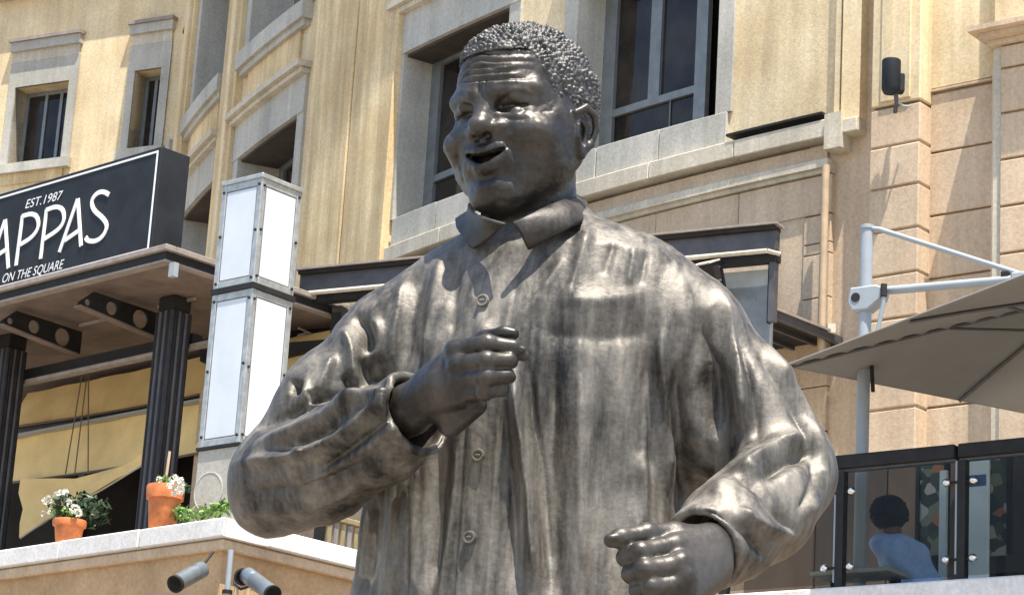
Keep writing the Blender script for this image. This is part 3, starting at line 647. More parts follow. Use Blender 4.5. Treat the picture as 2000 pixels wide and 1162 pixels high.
M_DARK = mat('dark_steel', (.022, .020, .018), .6, .1, spec=.25, var=.25, scale=9)
M_DGREY = mat('grey_steel', (.085, .08, .082), .5, .3, var=.2, scale=7)
M_BLACK = mat('sign_black', (.020, .022, .025), .55, spec=.2, var=.25, scale=4)
M_LETTER = mat('sign_white', (.80, .79, .76), .5)
M_SOFFIT = mat('brown_soffit', (.16, .115, .085), .7, var=.25, scale=4)
M_DKBR = mat('dark_soffit_shade', (.06, .045, .033), .75, var=.3, scale=6)
M_RIM = mat('weathered_edge', (.28, .23, .19), .6, var=.2, scale=12)
M_PANEL = mat('opal_panel', (.60, .63, .65), .3, var=.06, scale=3)
M_ALU = mat('brushed_frame', (.42, .42, .39), .42, .55, var=.2, scale=14)
M_PAINTW = mat('white_paint', (.31, .335, .35), .4, var=.05, scale=8)
M_PIPE = mat('tan_pipe', (.46, .33, .20), .6, var=.15, scale=8)
M_CLEAR = bpy.data.materials.new('tinted_glass'); M_CLEAR.use_nodes = True
_t = M_CLEAR.node_tree; _b = _t.nodes['Principled BSDF']; _t.nodes.remove(_b); _tr = _t.nodes.new('ShaderNodeBsdfTransparent'); _tr.inputs[0].default_value = (.74, .74, .71, 1); _gl = _t.nodes.new('ShaderNodeBsdfGlossy'); _gl.inputs['Roughness'].default_value = .01; _mx = _t.nodes.new('ShaderNodeMixShader'); _mx.inputs[0].default_value = .01; _t.links.new(_tr.outputs[0], _mx.inputs[1]); _t.links.new(_gl.outputs[0], _mx.inputs[2]); _t.links.new(_mx.outputs[0], _t.nodes['Material Output'].inputs[0])
M_CHROME = mat('polished_clamp', (.75, .74, .70), .18, 1.0)

# ================================================================ setting
g = MB(); g.add([(-400, -400, 0), (400, -400, 0), (400, 600, 0), (-400, 600, 0)], [(0, 1, 2, 3)])
M_PAVE = mat('paving', (.22, .19, .16), .8, var=.12, scale=1.2, bump=.2, bscale=30)
tag(g.build('ground', M_PAVE), kind='structure')
pl_ = MB(); c_ = statue.location
pl_.box((c_[0], c_[1] - .05, .16), 1.25, 1.15, .16); tag(pl_.build('plinth', M_STONE, bevel=.02), 'low square grey stone plinth under the bronze statue', 'plinth')

# ================================================================ the round yellow building
def building_label(): return 'curved yellow building behind the statue with tall grey framed windows and fluted pilasters'
bld = thing('round_building', 'curved yellow stucco building behind the statue with tall deep set windows and rusticated right wing', 'building', (CC[0], CC[1], 0))
BL, BR = 84.0, 33.0
wins = [(44.9, 49.25), (51.7, 56.05), (61.75, 66.05), (68.3, 72.1), (74.6, 78.4)]          # openings, degrees
ROW = ((10.24, 12.12), (13.50, 15.45))
ZT = 17.2
wall = MB()
edges = [41.75] + [e for w_ in wins for e in w_] + [BL]
for i in range(0, len(edges), 2):                                     # piers between the windows
    wall.arc(edges[i], edges[i + 1], 9.9, ZT, -.75, -.12)
for a, b in wins:                                                     # spandrels
    for z0, z1 in ((12.58, 13.28), (15.45, ZT)): wall.arc(a, b, z0, z1, -.75, -.12)
wall.build('wall', M_YEL, bld)
for a, b in wins[2:]: pan = MB(); pan.arc(a + .25, b - .25, 12.82, 13.2, -.12, -.085); pan.build('spandrel_panel', M_YEL2, bld)
# low wall under the sills: plain render
for (z0_, z1_, r_) in ((0, 9.415, -.12), (9.4151, 9.73, -.32)): lw = MB(); lw.arc(42.5, BL, z0_, z1_, -.75, r_); lw.build('lower_wall', M_TAN, bld)
lw = MB(); lw.arc(41.75, 42.5, 0.0, 9.73, -.75, -.16); lw.build('lower_wall', M_TAN, bld)
fz = MB(); fz.arc(42.0, BL, 9.572, 9.703, -.31, -.12); fz.build('frieze', M_TAN, bld)
def window(a, b, z0, z1, full=True):
    w_ = MB(); S = -.45 if full else -.62
    fl, fr = b, a + 1.05
    if not full: fr = a
    w_.arc(fl, fl - .42, z0, z1, S - .06, S); w_.arc(fr + .34, fr, z0, z1, S - .06, S)
    mid = (fl + fr) / 2 - .05; zb = z0 + .13; zt_ = z0 + .50
    w_.arc(fl - .42, fr + .34, zb, zb + .06, S - .06, S - .004); w_.arc(fl - .42, fr + .34, zt_ - .035, zt_ + .04, S - .06, S - .004); w_.arc(fl - .42, fr + .34, z1 - .08, z1, S - .06, S - .004)
    w_.arc(mid + .17, mid - .17, zt_ + .04, z1 - .08, S - .06, S - .006)
    f = w_.build('window', M_FRAME, bld)
    for (p, q, zz0, zz1) in ((fl - .40, mid + .15, zt_, z1 - .05), (mid - .15, fr + .32, zt_, z1 - .05), (fl - .40, fr + .32, zb + .03, zt_)):
        g_ = MB(); g_.arc(p, q, zz0, zz1, S - .075, S - .04); g_.build('pane', M_GLASS, f)
    bk = MB(); bk.arc(b, a, z0, z1, -.78, -.70)
    if full: bk.arc(fr, a, z0, z1, S - .25, S - .22)
    bk.build('dark_reveal', M_DARK, f)
    bl = MB(); bl.tube([cp(mid - .5, S - .03, zb + .05), cp(mid - .5, S - .03, zt_ - .03)], .008, 6); bl.build('glazing_bar', M_FRAME, f)
    if z0 < 11:                                                       # bottom of the frame rests on a grey rail
        sl_ = MB(); sl_.arc(b, a, z0 - .0, z0 + .13, S - .06, S + .05); sl_.build('frame_sill', M_STONE, f)
def cp(th, dr, z): t = math.radians(th); return np.array([CC[0] - math.sin(t) * (CR + dr), CC[1] - math.cos(t) * (CR + dr), z])
for i, (a, b) in enumerate(wins):
    for z0, z1 in ROW: window(a, b, z0, z1, full=i < 2)
    for (q0, q1) in ((b, b + .42), (a - .42, a)):                     # stone jambs
        for z0, z1 in ROW: j = MB(); j.arc(q0, q1, z0, z1, -.44, -.085); j.build('jamb', M_STONE, bld)
    for z0, z1 in ROW:
        rv = MB(); rv.arc(b - .015, b + .03, z0, z1, -.60, -.09); rv.build('reveal', M_STONE, bld)
        rv = MB(); rv.arc(b - .02, a + .02, z1 - .03, z1 - .002, -.60, -.13); rv.build('opening_soffit', M_DKBR, bld)  # dark brown colour deepens the shade under the lintel
    l = MB(); l.arc(a - .42, b + .42, 12.12, 12.58, -.60, -.075); l.build('lintel', M_STONE, bld)
    h = MB(); h.arc(a - .45, b + .45, 12.58, 12.64, -.12, .0); h.arc(a - .5, b + .5, 12.645, 12.72, -.12, .06); h.build('hood_mould', M_BAND, bld)
    s_ = MB(); s_.arc(a - .3, b + .3, 13.28, 13.50, -.50, .02); s_.arc(a - .2, b + .2, 13.20, 13.28, -.12, -.03); s_.build('upper_sill', M_STONE, bld)
# sill course: separate stone blocks under the big windows, the pale band, the thin lower band
for (t0, t1) in ((44.55, 56.0), (60.5, 67.0), (67.3, 80.0)):
    n = int(round((t1 - t0) / 1.9)); 
    for i in range(n):
        b_ = MB(); q = (t1 - t0) / n; b_.arc(t0 + q * i + .012, t0 + q * (i + 1) - .012, 9.905, 10.24 - (.0 if i % 2 else .006), -.50, -.07 - rng.uniform(0, .006)); b_.build('sill_stone', M_STONE, bld, bevel=.006)
for (t0, t1) in ((41.85, 56.0), (60.5, 80.0)):
    n = int(round((t1 - t0) / 2.4)); q = (t1 - t0) / n
    for i in range(n): b_ = MB(); b_.arc(t0 + q * i + .008, t0 + q * (i + 1) - .008, 9.735, 9.90, -.30, .0); b_.build('band_stone', M_BAND, bld, bevel=.008)
    b_ = MB(); b_.arc(t0, t1, 9.47, 9.545, -.2, -.035); b_.arc(t0, t1, 9.43, 9.47, -.2, -.075); b_.build('lower_string_course', M_BAND, bld)
lg_ = MB(); lg_.arc(41.95, 44.4, 9.95, 9.972, -.12, .012); lg_.build('lead_flashing', M_DARK, bld)
ret = MB(); ret.arc(41.45, 41.85, 9.60, 9.93, -.3, .03); ret.build('band_stop', M_BAND, bld)
# wide pilaster in two halves, narrow pilasters on the left
for (t0, t1, r1) in ((56.15, 58.15, .0), (58.19, 60.45, .015)):
    p = MB(); p.arc(t0, t1, 0, ZT, -.15, r1); p.build('pilaster', M_YEL2, bld, bevel=.01)
rb = MB(); rb.arc(58.15, 58.19, 0, ZT, -.15, -.05); rb.build('pilaster_joint', M_YEL2, bld)
for (t0, t1) in ((66.5, 67.85), (72.55, 74.15), (78.8, 80.2)):
    p = MB(); p.arc(t0, t1, 0, ZT, -.15, -.02); p.build('narrow_pilaster', M_YEL2, bld, bevel=.01)
    p = MB(); p.arc(t0 + .2, t0 + .55, 0, ZT, -.03, .03); p.build('pilaster_roll', M_YEL, bld, bevel=.01)
# right wing: pipe recess, half column, rusticated wall and pier
st = MB(); st.arc(41.12, 41.55, 9.86, ZT, -.5, -.03); st.arc(41.62, 41.75, 9.86, ZT, -.2, -.05); st.arc(41.55, 41.62, 9.86, ZT, -.5, -.14); st.build('corner_strip', M_YEL, bld)
s2 = MB(); s2.arc(40.70, 41.12, 0, ZT, -.5, -.16); s2.arc(41.12, 41.75, 0, 9.855, -.5, -.16); s2.build('recess_wall', M_TAN, bld)
pb = MB(); pb.arc(41.12, 41.75, 9.735, 9.86, -.3, -.0); pb.build('band_stone', M_BAND, bld, bevel=.006)
def half_round(mb, th, wdeg, depth, z0, z1, n=12, base=-.14):
    pts = []
    for i in range(n + 1):
        f_ = math.pi * i / n; p = cp(th + wdeg / 2 * math.cos(f_), base + depth * math.sin(f_) ** .8, 0); pts.append((p[0], p[1]))
    p = cp(th - wdeg / 2, base - .2, 0); q = cp(th + wdeg / 2, base - .2, 0); poly = pts + [(p[0], p[1]), (q[0], q[1])]
    mb.prism(poly[::-1], z0, z1)
core = MB(); core.arc(39.59, 40.66, 0, 9.85, -.3, .045); core.build('pilaster_core', M_TAN, bld)
up = MB(); up.arc(39.56, 40.69, 9.87, ZT, -.3, .07); up.build('upper_pilaster', M_YEL, bld, bevel=.012)
up = MB(); up.arc(39.78, 40.45, 9.90, ZT, .0, .088); up.build('pilaster_panel', M_YEL, bld, bevel=.006)
zc = [9.85, 9.49, 9.11, 8.72, 8.33, 7.94, 7.55, 7.16, 6.77, 6.38, 5.99, 5.6, 5.2]
for a, b in zip(zc[:-1], zc[1:]):
    c = MB(); c.arc(39.56, 40.69, b + .010, a - .010, -.2, .07 + rng.uniform(-.004, .004)); c.build('pilaster_course', M_TAN, bld, bevel=.010)
ck = MB(); ck.arc(38.0, 39.6, 0, ZT, -.6, -.16); ck.arc(BR, 38.0, 0, 10.1, -.6, .06); ck.build('wing_core', M_TAN, bld)
zw = [ZT, 9.985, 9.47, 9.40, 8.84, 8.4, 7.9, 7.45, 7.0, 6.55, 6.1, 5.6, 5.2]
zw = [9.97, 9.43, 8.86, 8.30, 7.74, 7.18, 6.62, 6.06, 5.5]
for a, b in zip(zw[:-1], zw[1:]):
    c = MB(); c.arc(38.0, 39.58, b + .010, a - .010, -.3, -.12); c.build('wall_course', M_TAN, bld, bevel=.006)
uw = MB(); uw.arc(38.0, 39.58, 10.02, ZT, -.3, -.115); uw.build('upper_wing_wall', M_YEL, bld); uw = MB(); uw.arc(38.0, 39.58, 9.985, 10.005, -.3, -.10); uw.build('wing_string', M_TAN, bld)
zp = [10.19, 9.98, 9.58, 9.17, 8.76, 8.35, 7.94, 7.53, 7.12, 6.71, 6.3, 5.89, 5.48]
for a, b in zip(zp[:-1], zp[1:]):
    c = MB(); c.arc(BR, 37.78, b + .011, a - .011, -.2, .10); c.build('pier_course', M_TAN if b > 9.6 else M_BAND if False else M_TAN, bld, bevel=.008)
fl = MB(); fl.arc(37.80, 37.96, 0, 10.19, -.2, .07); fl.build('pier_fillet', M_BAND, bld)
cpit = MB(); cpit.arc(BR, 38.02, 10.19, 10.235, -.2, .14); cpit.arc(BR, 38.12, 10.237, 10.285, -.2, .21); cpit.arc(BR, 38.28, 10.287, 10.33, -.2, .29); cpit.build('pier_capital', M_TAN, bld)
uw = MB(); uw.arc(BR, 38.0, 10.33, ZT, -.4, .02); uw.build('upper_pier_wall', M_YEL, bld)
# grooves in the bay left of the pipe: courses standing 10 mm proud
for (t0, t1, z0, z1) in ((41.85, 42.5, 8.80, 9.05), (41.85, 44.2, 9.065, 9.42), (41.85, 42.5, 8.70, 8.79), (41.85, 42.5, 8.30, 8.69), (41.85, 42.5, 7.9, 8.29), (41.85, 42.5, 7.5, 7.89), (41.85, 42.5, 7.1, 7.49), (41.85, 42.5, 6.7, 7.09), (41.85, 42.5, 6.3, 6.69), (44.22, 46.5, 9.065, 9.42), (46.52, 48.8, 9.065, 9.42), (48.82, 51.1, 9.065, 9.42)):
    c = MB(); c.arc(t0, t1, z0, z1, -.2, -.105); c.build('bay_course', M_TAN, bld, bevel=.005)
# eaves above the picture
ev = MB(); ev.arc(BL, BR, ZT, ZT + .25, -.6, .45); ev.build('eaves', M_STONE, bld)
rf = MB(); rf.arc(BL, BR, ZT + .25, ZT + .4, -8, .2); rf.build('roof', M_SOFFIT, bld)

# ================================================================ the far yellow building (upper left)
class Fr:
    """upright frame: u along the wall (to the right and nearer), w out of the wall, z up"""
    def __init__(s, o, k): s.o = np.array(o[:2], float); a = math.atan(k); s.t = np.array([math.cos(a), -math.sin(a)]); s.n = np.array([-math.sin(a), -math.cos(a)]); s.k = k
    def P(s, u, w_, z): q = s.o + s.t * u + s.n * w_; return np.array([q[0], q[1], z])
    def px(s, x, y, w_=0.0):                     # photo pixel -> (u, z) on the plane w
        p = onplane(x, y, s.o + s.n * w_, s.k); return (p[:2] - s.o) @ s.t, p[2]
    def box(s, mb, u0, u1, w0, w1, z0, z1): return mb.hexa([s.P(u, w_, z) for z in (z0, z1) for u, w_ in ((u0, w1), (u1, w1), (u1, w0), (u0, w0))])
    def pt(s, x, y, w_=0.0): u, z = s.px(x, y, w_); return s.P(u, w_, z)
FA = Fr((-5.05, 35.0), .53)
far = thing('far_building', 'bright yellow building at upper left with two small grey framed windows', 'building', (FA.o[0], FA.o[1], 0))
u0, z0 = FA.px(14, 325); u1, z1 = FA.px(137, 160); v0, _ = FA.px(250, 290); v1, _ = FA.px(318, 130)
def fbox(name, m, *a, parent=None, bevel=0.0): b = MB(); FA.box(b, *a); return b.build(name, m, parent or far, bevel=bevel)
wz0, wz1 = z0, FA.px(16, 175)[1]
wal = MB()
for (a, b) in ((-9, u0), (u1, v0), (v1, 3.0)): FA.box(wal, a, b, -.5, 0, 8, 17.5)
for (a, b) in ((u0, u1), (v0, v1)): FA.box(wal, a, b, -.5, 0, 8, wz0); FA.box(wal, a, b, -.5, 0, wz1, 17.5)
wal.build('wall', M_YEL, far)
zl1 = FA.px(3, 130)[1]; zc1 = FA.px(3, 113)[1]
for a, b in ((u0, u1), (v0, v1)):
    f = MB(); 
    for c in (0, .36, .64, .94): FA.box(f, a + (b - a) * c, a + (b - a) * c + (.05 if c in (.36, .64) else .06), -.30, -.25, wz0, wz1)
    FA.box(f, a + .06, b - .06, -.30, -.252, wz0, wz0 + .06); FA.box(f, a + .06, b - .06, -.30, -.252, wz1 - .06, wz1)
    fo = f.build('window', M_FRAME, far)
    for c in range(3): p = MB(); FA.box(p, a + (b - a) * (.03, .38, .68)[c], a + (b - a) * (.38, .66, .97)[c], -.29, -.27, wz0 + .04, wz1 - .04); p.build('pane', M_GLASS, fo)
    fbox('lintel', M_STONE, a - .12, b + .14, -.02, .03, wz1, zl1, parent=far); fbox('cornice', M_STONE, a - .12, b + .16, -.02, .09, zl1 + .16, zc1 + .16)
    fbox('frieze_block', M_BAND, a - .10, b + .13, -.02, .034, zl1, zl1 + .16)
    fbox('cornice_cap', M_RIM, a - .14, b + .18, -.02, .13, zc1 + .16, zc1 + .21)
    fbox('jamb', M_STONE, a - .12, a, -.3, .03, wz0, wz1); fbox('jamb', M_STONE, b, b + .14, -.3, .03, wz0, wz1)
    fbox('sill', M_STONE, a - .16, b + .18, -.3, .10, wz0 - .14, wz0); fbox('apron', M_YEL2, a - .05, b + .06, -.02, .03, wz0 - .30, wz0 - .14)
fbox('eaves', M_STONE, -9, 3.2, -.3, .18, 16.35, 16.6); fbox('roof', M_SOFFIT, -9, 3.2, -4, .3, 17.5, 17.7)
# ================================================================ left terrace: parapet, canopy, sign, light column
T0 = at(435, 1045, 20.0)
FT = Fr(T0, .966); FB = Fr(T0, -1.035)
def Lpoly(wo, wi, la=9.0, lb=7.0):
    o = FT.o + FT.n * wo + FB.n * wo; i = FT.o + FT.n * wi + FB.n * wi
    a = -FT.t * la; b = FB.t * lb
    return [tuple(q) for q in (o + a, o, o + b, i + b, i, i + a)]
par = thing('terrace_parapet', 'tan rendered terrace parapet with white coping below the flower pots', 'wall', (T0[0], T0[1], 0))
b = MB(); b.prism(Lpoly(-.10, -.40), 0, 5.37); b.build('wall', M_TAN2, par)
b = MB(); b.prism(Lpoly(-.045, -.42), 5.37, 5.455); b.build('moulding', M_TAN, par, bevel=.012)
for i in range(9):
    u1 = -i * 1.02; c = MB(); FT.box(c, u1 - 1.02 + .004, u1 - (.004 if i else 0), -.46, rng.uniform(-.003, .003), 5.46, 5.61 + rng.uniform(-.003, .003)); c.build('coping_stone', M_WHITE, par, bevel=.01)
for i in range(6):
    u0 = i * 1.05 + .46; c = MB(); FB.box(c, u0 + .008 if i else .004, u0 + 1.05 - .0, -.46, rng.uniform(-.003, .003), 5.46, 5.61 + rng.uniform(-.003, .003))
    if i == 0: c = MB(); FB.box(c, .465, 1.5, -.46, .0, 5.46, 5.61)
    c.build('coping_stone', M_WHITE, par, bevel=.01)
c = MB(); FB.box(c, .004, .46, -.005, .0, 5.462, 5.608); c.build('coping_return', M_WHITE, par)
fl = MB(); q = Lpoly(-.41, -6.5); fl.prism(q, 4.6, 4.72); tag(fl.build('terrace_floor', M_PAVE), kind='structure')
# white down pipe on the corner
dp = MB(); c0 = FT.P(0, -.10, 0); n2 = FT.n + FB.n; n2 = n2 / np.linalg.norm(n2)
pz_ = c0[:2] + n2 * .05
dp.tube([(pz_[0], pz_[1], 5.36), (pz_[0], pz_[1], 5.03)], .022, 12); dpo = thing('down_pipe', 'short white vertical pipe on the corner of the tan parapet', 'pipe', (pz_[0], pz_[1], 5.0)); dp.build('pipe', M_PAINTW, dpo, smooth=True)
d2 = MB(); d2.tube([(pz_[0], pz_[1], 5.03), (pz_[0], pz_[1], 0.0)], .036, 12); d2.build('lower_pipe', M_PIPE, dpo, smooth=True)
d3 = MB(); d3.lathe([(.04, 0), (.04, .03), (.03, .03)], (pz_[0], pz_[1], 5.02), 12); d3.build('socket', M_DARK, dpo, smooth=True)
# --- sign box
FS = Fr(FT.o - FT.n * .70, .966)
sgn = thing('sign_board', 'large black restaurant sign box with white border and white slanted lettering', 'sign', (FS.o[0], FS.o[1], 8.29))
su = FS.px(316, 285)[0]; SZ0, SZ1 = 8.285, 9.25
b = MB(); FS.box(b, -7.2, su, -.33, 0, SZ0, SZ1); b.build('sign_box', M_BLACK, sgn, bevel=.008)
bd = MB(); e = .035; t_ = .018
for a in ((-7.2, su - e, SZ1 - e - t_, SZ1 - e), (-7.2, su - e, SZ0 + .02, SZ0 + .02 + t_), (su - e - t_, su - e, SZ0 + .02 + t_, SZ1 - e - t_)): FS.box(bd, a[0], a[1], .001, .006, a[2], a[3])
bd.build('border', M_LETTER, sgn)
def stroke(name, pxs, wd=.043):
    """flat raised stroke through photo points on the sign face"""
    P = np.array([FS.px(*p) for p in pxs])
    if len(P) > 4:
        for _ in range(2): a = P[:-1] * .75 + P[1:] * .25; c = P[:-1] * .25 + P[1:] * .75; P = np.vstack([P[:1], np.stack([a, c], 1).reshape(-1, 2), P[-1:]])
    d = np.gradient(P, axis=0); d /= np.linalg.norm(d, axis=1)[:, None]; nn = np.stack([-d[:, 1], d[:, 0]], 1); A, B = P + nn * wd / 2, P - nn * wd / 2
    n = len(P); v = []
    for w_ in (.001, .009): v += [FS.P(u, w_, z) for u, z in A] + [FS.P(u, w_, z) for u, z in B]
    f = []
    for i in range(n - 1): f += [(2 * n + i, 2 * n + i + 1, 3 * n + i + 1, 3 * n + i), (i, n + i, n + i + 1, i + 1), (i, i + 1, 2 * n + i + 1, 2 * n + i), (n + i, 3 * n + i, 3 * n + i + 1, n + i + 1)]
    f += [(0, 2 * n, 3 * n, n), (n - 1, 2 * n - 1, 4 * n - 1, 3 * n - 1)]
    return v, f
letters = [
 [[(11, 430), (17, 524)], [(11, 430), (-24, 534)], [(-10, 503), (16, 486)]],
 [[(32, 519), (45, 421)], [(44, 423), (64, 417), (75, 425), (77, 445), (64, 464), (41, 478)]],
 [[(80, 506), (92, 409)], [(91, 411), (112, 403), (125, 410), (127, 432), (116, 449), (88, 467)]],
 [[(153, 389), (159, 481)], [(153, 389), (117, 493)], [(128, 470), (158, 449)]],
 [[(214, 381), (203, 374), (189, 378), (179, 393), (183, 411), (202, 426), (211, 441), (204, 460), (189, 472), (172, 471), (168, 464)]]]
for L_ in letters:
    m = MB()
    for k_, s_ in enumerate(L_):
        v_, f_ = stroke('s', s_); m.add([p + np.array([FS.n[0], FS.n[1], 0]) * .0012 * k_ for p in v_], f_)
    m.build('letter', M_LETTER, sgn)
def text_on(fr, body, x0, y0, x1, h, shear, name, parent, mat_, ext=.003, w_=.003):
    cu = bpy.data.curves.new(name, 'FONT'); cu.body = body; cu.size = 1.0; cu.shear = shear; cu.extrude = 0; ob = bpy.data.objects.new(name, cu); sc.collection.objects.link(ob)
    dg = bpy.context.evaluated_depsgraph_get(); me = bpy.data.meshes.new_from_object(ob.evaluated_get(dg)); bpy.data.objects.remove(ob)
    co_ = np.array([v.co[:] for v in me.vertices]); co_[:, 0] -= co_[:, 0].min(); W_ = co_[:, 0].max(); H_ = co_[:, 1].max()
    ua, za = fr.px(x0, y0); ub, zb = fr.px(*x1); sx = (ub - ua) / W_; sy = h / H_
    V = [fr.P(ua + x * sx, w_ + ext, za + y * sy + (zb - za) * x / W_) for x, y, _ in co_]; F_ = [tuple(p.vertices) for p in me.polygons]
    o = mesh_obj(name, V, F_, mat_, parent); return o
text_on(FS, 'EST.1987', 50, 408, (123, 389), .083, .25, 'small_lettering', sgn, M_LETTER)
text_on(FS, 'ON THE SQUARE', 5, 553, (125, 524), .085, .3, 'small_lettering', sgn, M_LETTER)
# --- canopy slab and brackets
can = thing('entrance_canopy', 'brown steel canopy under the black sign with three holed brackets on its underside', 'canopy', (FS.o[0], FS.o[1], 7.9))
cu_ = FS.px(333, 490)[0]
b = MB(); FS.box(b, -7.2, cu_ - .03, -3.4, .03, 8.135, 8.19); b.build('soffit', M_SOFFIT, can)
b = MB(); FS.box(b, -7.2, cu_ + .06, -.02, .10, 8.225, 8.275); FS.box(b, cu_ - .04, cu_ + .06, -3.4, -.022, 8.225, 8.275); b.build('fascia_top', M_RIM, can, bevel=.006)
b = MB(); FS.box(b, -7.2, cu_ + .02, -.02, .06, 8.150, 8.224); FS.box(b, cu_ - .06, cu_ + .02, -3.4, -.022, 8.150, 8.224); b.build('fascia', M_DARK, can)
b = MB(); FS.box(b, -7.2, cu_ + .03, -.02, .07, 8.128, 8.148); FS.box(b, cu_ - .05, cu_ + .03, -3.4, -.022, 8.128, 8.148); b.build('drip_edge', M_RIM, can)
b = MB(); FS.box(b, -7.2, cu_ - .05, -3.4, -.0, 8.19, 8.222); b.build('slab', M_DGREY, can)
b = MB(); q = FS.px(338, 528); FS.box(b, q[0] - .035, q[0] + .035, -.03, .02, 8.0, 8.125); b.build('corner_bracket', M_PAINTW, can)  # white bracket under the fascia corner
def bracket(u, zf, L=.92):
    """tapered plate with three holes growing towards the column, in the plane across the front"""
    hol = [(.10, .032), (.37, .062), (.70, .085)]; th = .02
    # outline in (depth, z): bottom straight, top follows the taper
    N_ = 18; m = MB(); bm = bmesh.new()
    zb = lambda d: zf - .05 - d * .085; zt_ = lambda d: zf - .02 + min(d, .16) * .85 - max(0, d - .16) * .02
    xs = np.linspace(0, L, 47); V, Fc = [], []
    rings = []
    G = []
    nz = 12
    for x in xs: G.append([(x, zb(x) + (zt_(x) - zb(x)) * j / nz) for j in range(nz + 1)])
    G = np.array(G); cen = [(h, (zb(h) + zt_(h)) / 2, r) for h, r in hol]
    keep = np.ones((46, nz), bool)
    for (h, zc_, r) in cen:
        for i in range(47):
            for j in range(nz + 1):
                d = math.hypot(G[i, j, 0] - h, G[i, j, 1] - zc_)
                if d < r: pass
        cx = (G[:-1, :-1, 0] + G[1:, 1:, 0]) / 2; cz = (G[:-1, :-1, 1] + G[1:, 1:, 1]) / 2
        keep &= np.hypot(cx - h, cz - zc_) > r
    # snap grid points near a rim onto the circle so the hole is round
    for (h, zc_, r) in cen:
        for i in range(47):
            for j in range(1, nz):
                inside = [(a, b_) for a in (i - 1, i) for b_ in (j - 1, j) if 0 <= a < 46 and 0 <= b_ < nz]
                st_ = [keep[a, b_] for a, b_ in inside]
                dx, dz = G[i, j, 0] - h, G[i, j, 1] - zc_; d = math.hypot(dx, dz)
                if any(st_) and not all(st_) and d < r * 1.6 and d > 1e-6: G[i, j] = (h + dx * r / d, zc_ + dz * r / d)
    for side in (-th / 2, th / 2): V += [FS.P(u + side, -x, z) for row in G for x, z in row]
    n = 47 * (nz + 1); I = lambda i, j: i * (nz + 1) + j
    for i in range(46):
        for j in range(nz):
            if not keep[i, j]: continue
            q = (I(i, j), I(i + 1, j), I(i + 1, j + 1), I(i, j + 1)); Fc.append(q); Fc.append(tuple(n + k for k in q[::-1]))
            for (a, b_, k0, k1) in ((i - 1, j, I(i, j), I(i, j + 1)), (i + 1, j, I(i + 1, j + 1), I(i + 1, j)), (i, j - 1, I(i + 1, j), I(i, j)), (i, j + 1, I(i, j + 1), I(i + 1, j + 1))):
                if a < 0 or b_ < 0 or a >= 46 or b_ >= nz or not keep[a, b_]: Fc.append((k0, k1, n + k1, n + k0))
    m.add(V, Fc); o = m.build('bracket', M_DARK, can)
    f = MB(); 
    f.hexa([FS.P(u + s_, -d, z) for z_ in (0, 1) for (s_, d, z) in ((-.05, 0, zb(0) - .012 + z_ * .012), (.05, 0, zb(0) - .012 + z_ * .012), (.05, L, zb(L) - .012 + z_ * .012), (-.05, L, zb(L) - .012 + z_ * .012))]); f.build('flange', M_SOFFIT, o)
ub1 = FS.px(152, 592)[0]; ub2 = FS.px(0, 635)[0]
for u_ in (ub1, ub2, 2 * ub2 - ub1): bracket(u_, 8.0)
zbm = FT.px(285, 690, -1.62)[1]
b = MB(); FT.box(b, -8, FT.px(290, 690, -1.62)[0] + .6, -1.74, -1.62, zbm - .02, zbm + .10); FT.box(b, -8, -2.3, -1.62, -1.58, zbm - .02, zbm + .0); b.build('back_beam', M_DARK, can)
b = MB(); FT.box(b, -8, -2.3, -1.66, -1.57, zbm - .055, zbm - .022); b.build('beam_flange', M_RIM, can)
for u_ in (ub1 + .55, ub2 + .55):
    b = MB(); FS.box(b, u_ - .42, u_ + .10, -.80, -.78, 8.10, 8.128); b.build('soffit_batten', M_RIM, can)
# --- fluted dark columns
def fcol(u, w_, lab, wd=.25):
    o = thing('fluted_column', lab, 'column', tuple(FT.P(u, w_, 4.72)), 0, 'dark fluted canopy columns')
    b = MB(); FT.box(b, u - wd / 2 + .03, u + wd / 2 - .03, w_ - wd / 2 + .03, w_ + wd / 2 - .03, 4.72, 8.0); b.build('shaft', M_DARK, o)
    for i in range(6):
        uu_ = u - wd / 2 + .03 + (wd - .06) * i / 5
        for (a, c) in ((uu_, w_ + wd / 2 - .03), (u + wd / 2 - .03, w_ - wd / 2 + .03 + (wd - .06) * i / 5)):
            if c > w_ + wd / 2 - .031 and a > u + wd / 2 - .031 and i < 5: continue
            r_ = MB(); p = FT.P(a, c, 0); r_.tube([(p[0], p[1], 4.73), (p[0], p[1], 7.99)], .024, 8); r_.build('flute', M_DGREY if i % 2 else M_DARK, o, smooth=True)
    c = MB(); FT.box(c, u - wd / 2 + .02, u + wd / 2 - .02, w_ - wd / 2 + .02, w_ + wd / 2 - .02, 8.0, 8.13); c.build('capital', M_DARK, o, bevel=.01)
uc = FT.px(322, 800, -1.44)[0]; fcol(uc, -1.44, 'dark fluted steel column under the canopy behind the right flower pot')
uc2 = FT.px(-4, 900, -1.44)[0]; fcol(uc2, -1.44, 'dark fluted steel column at the left edge beside the yellow reflection panels')
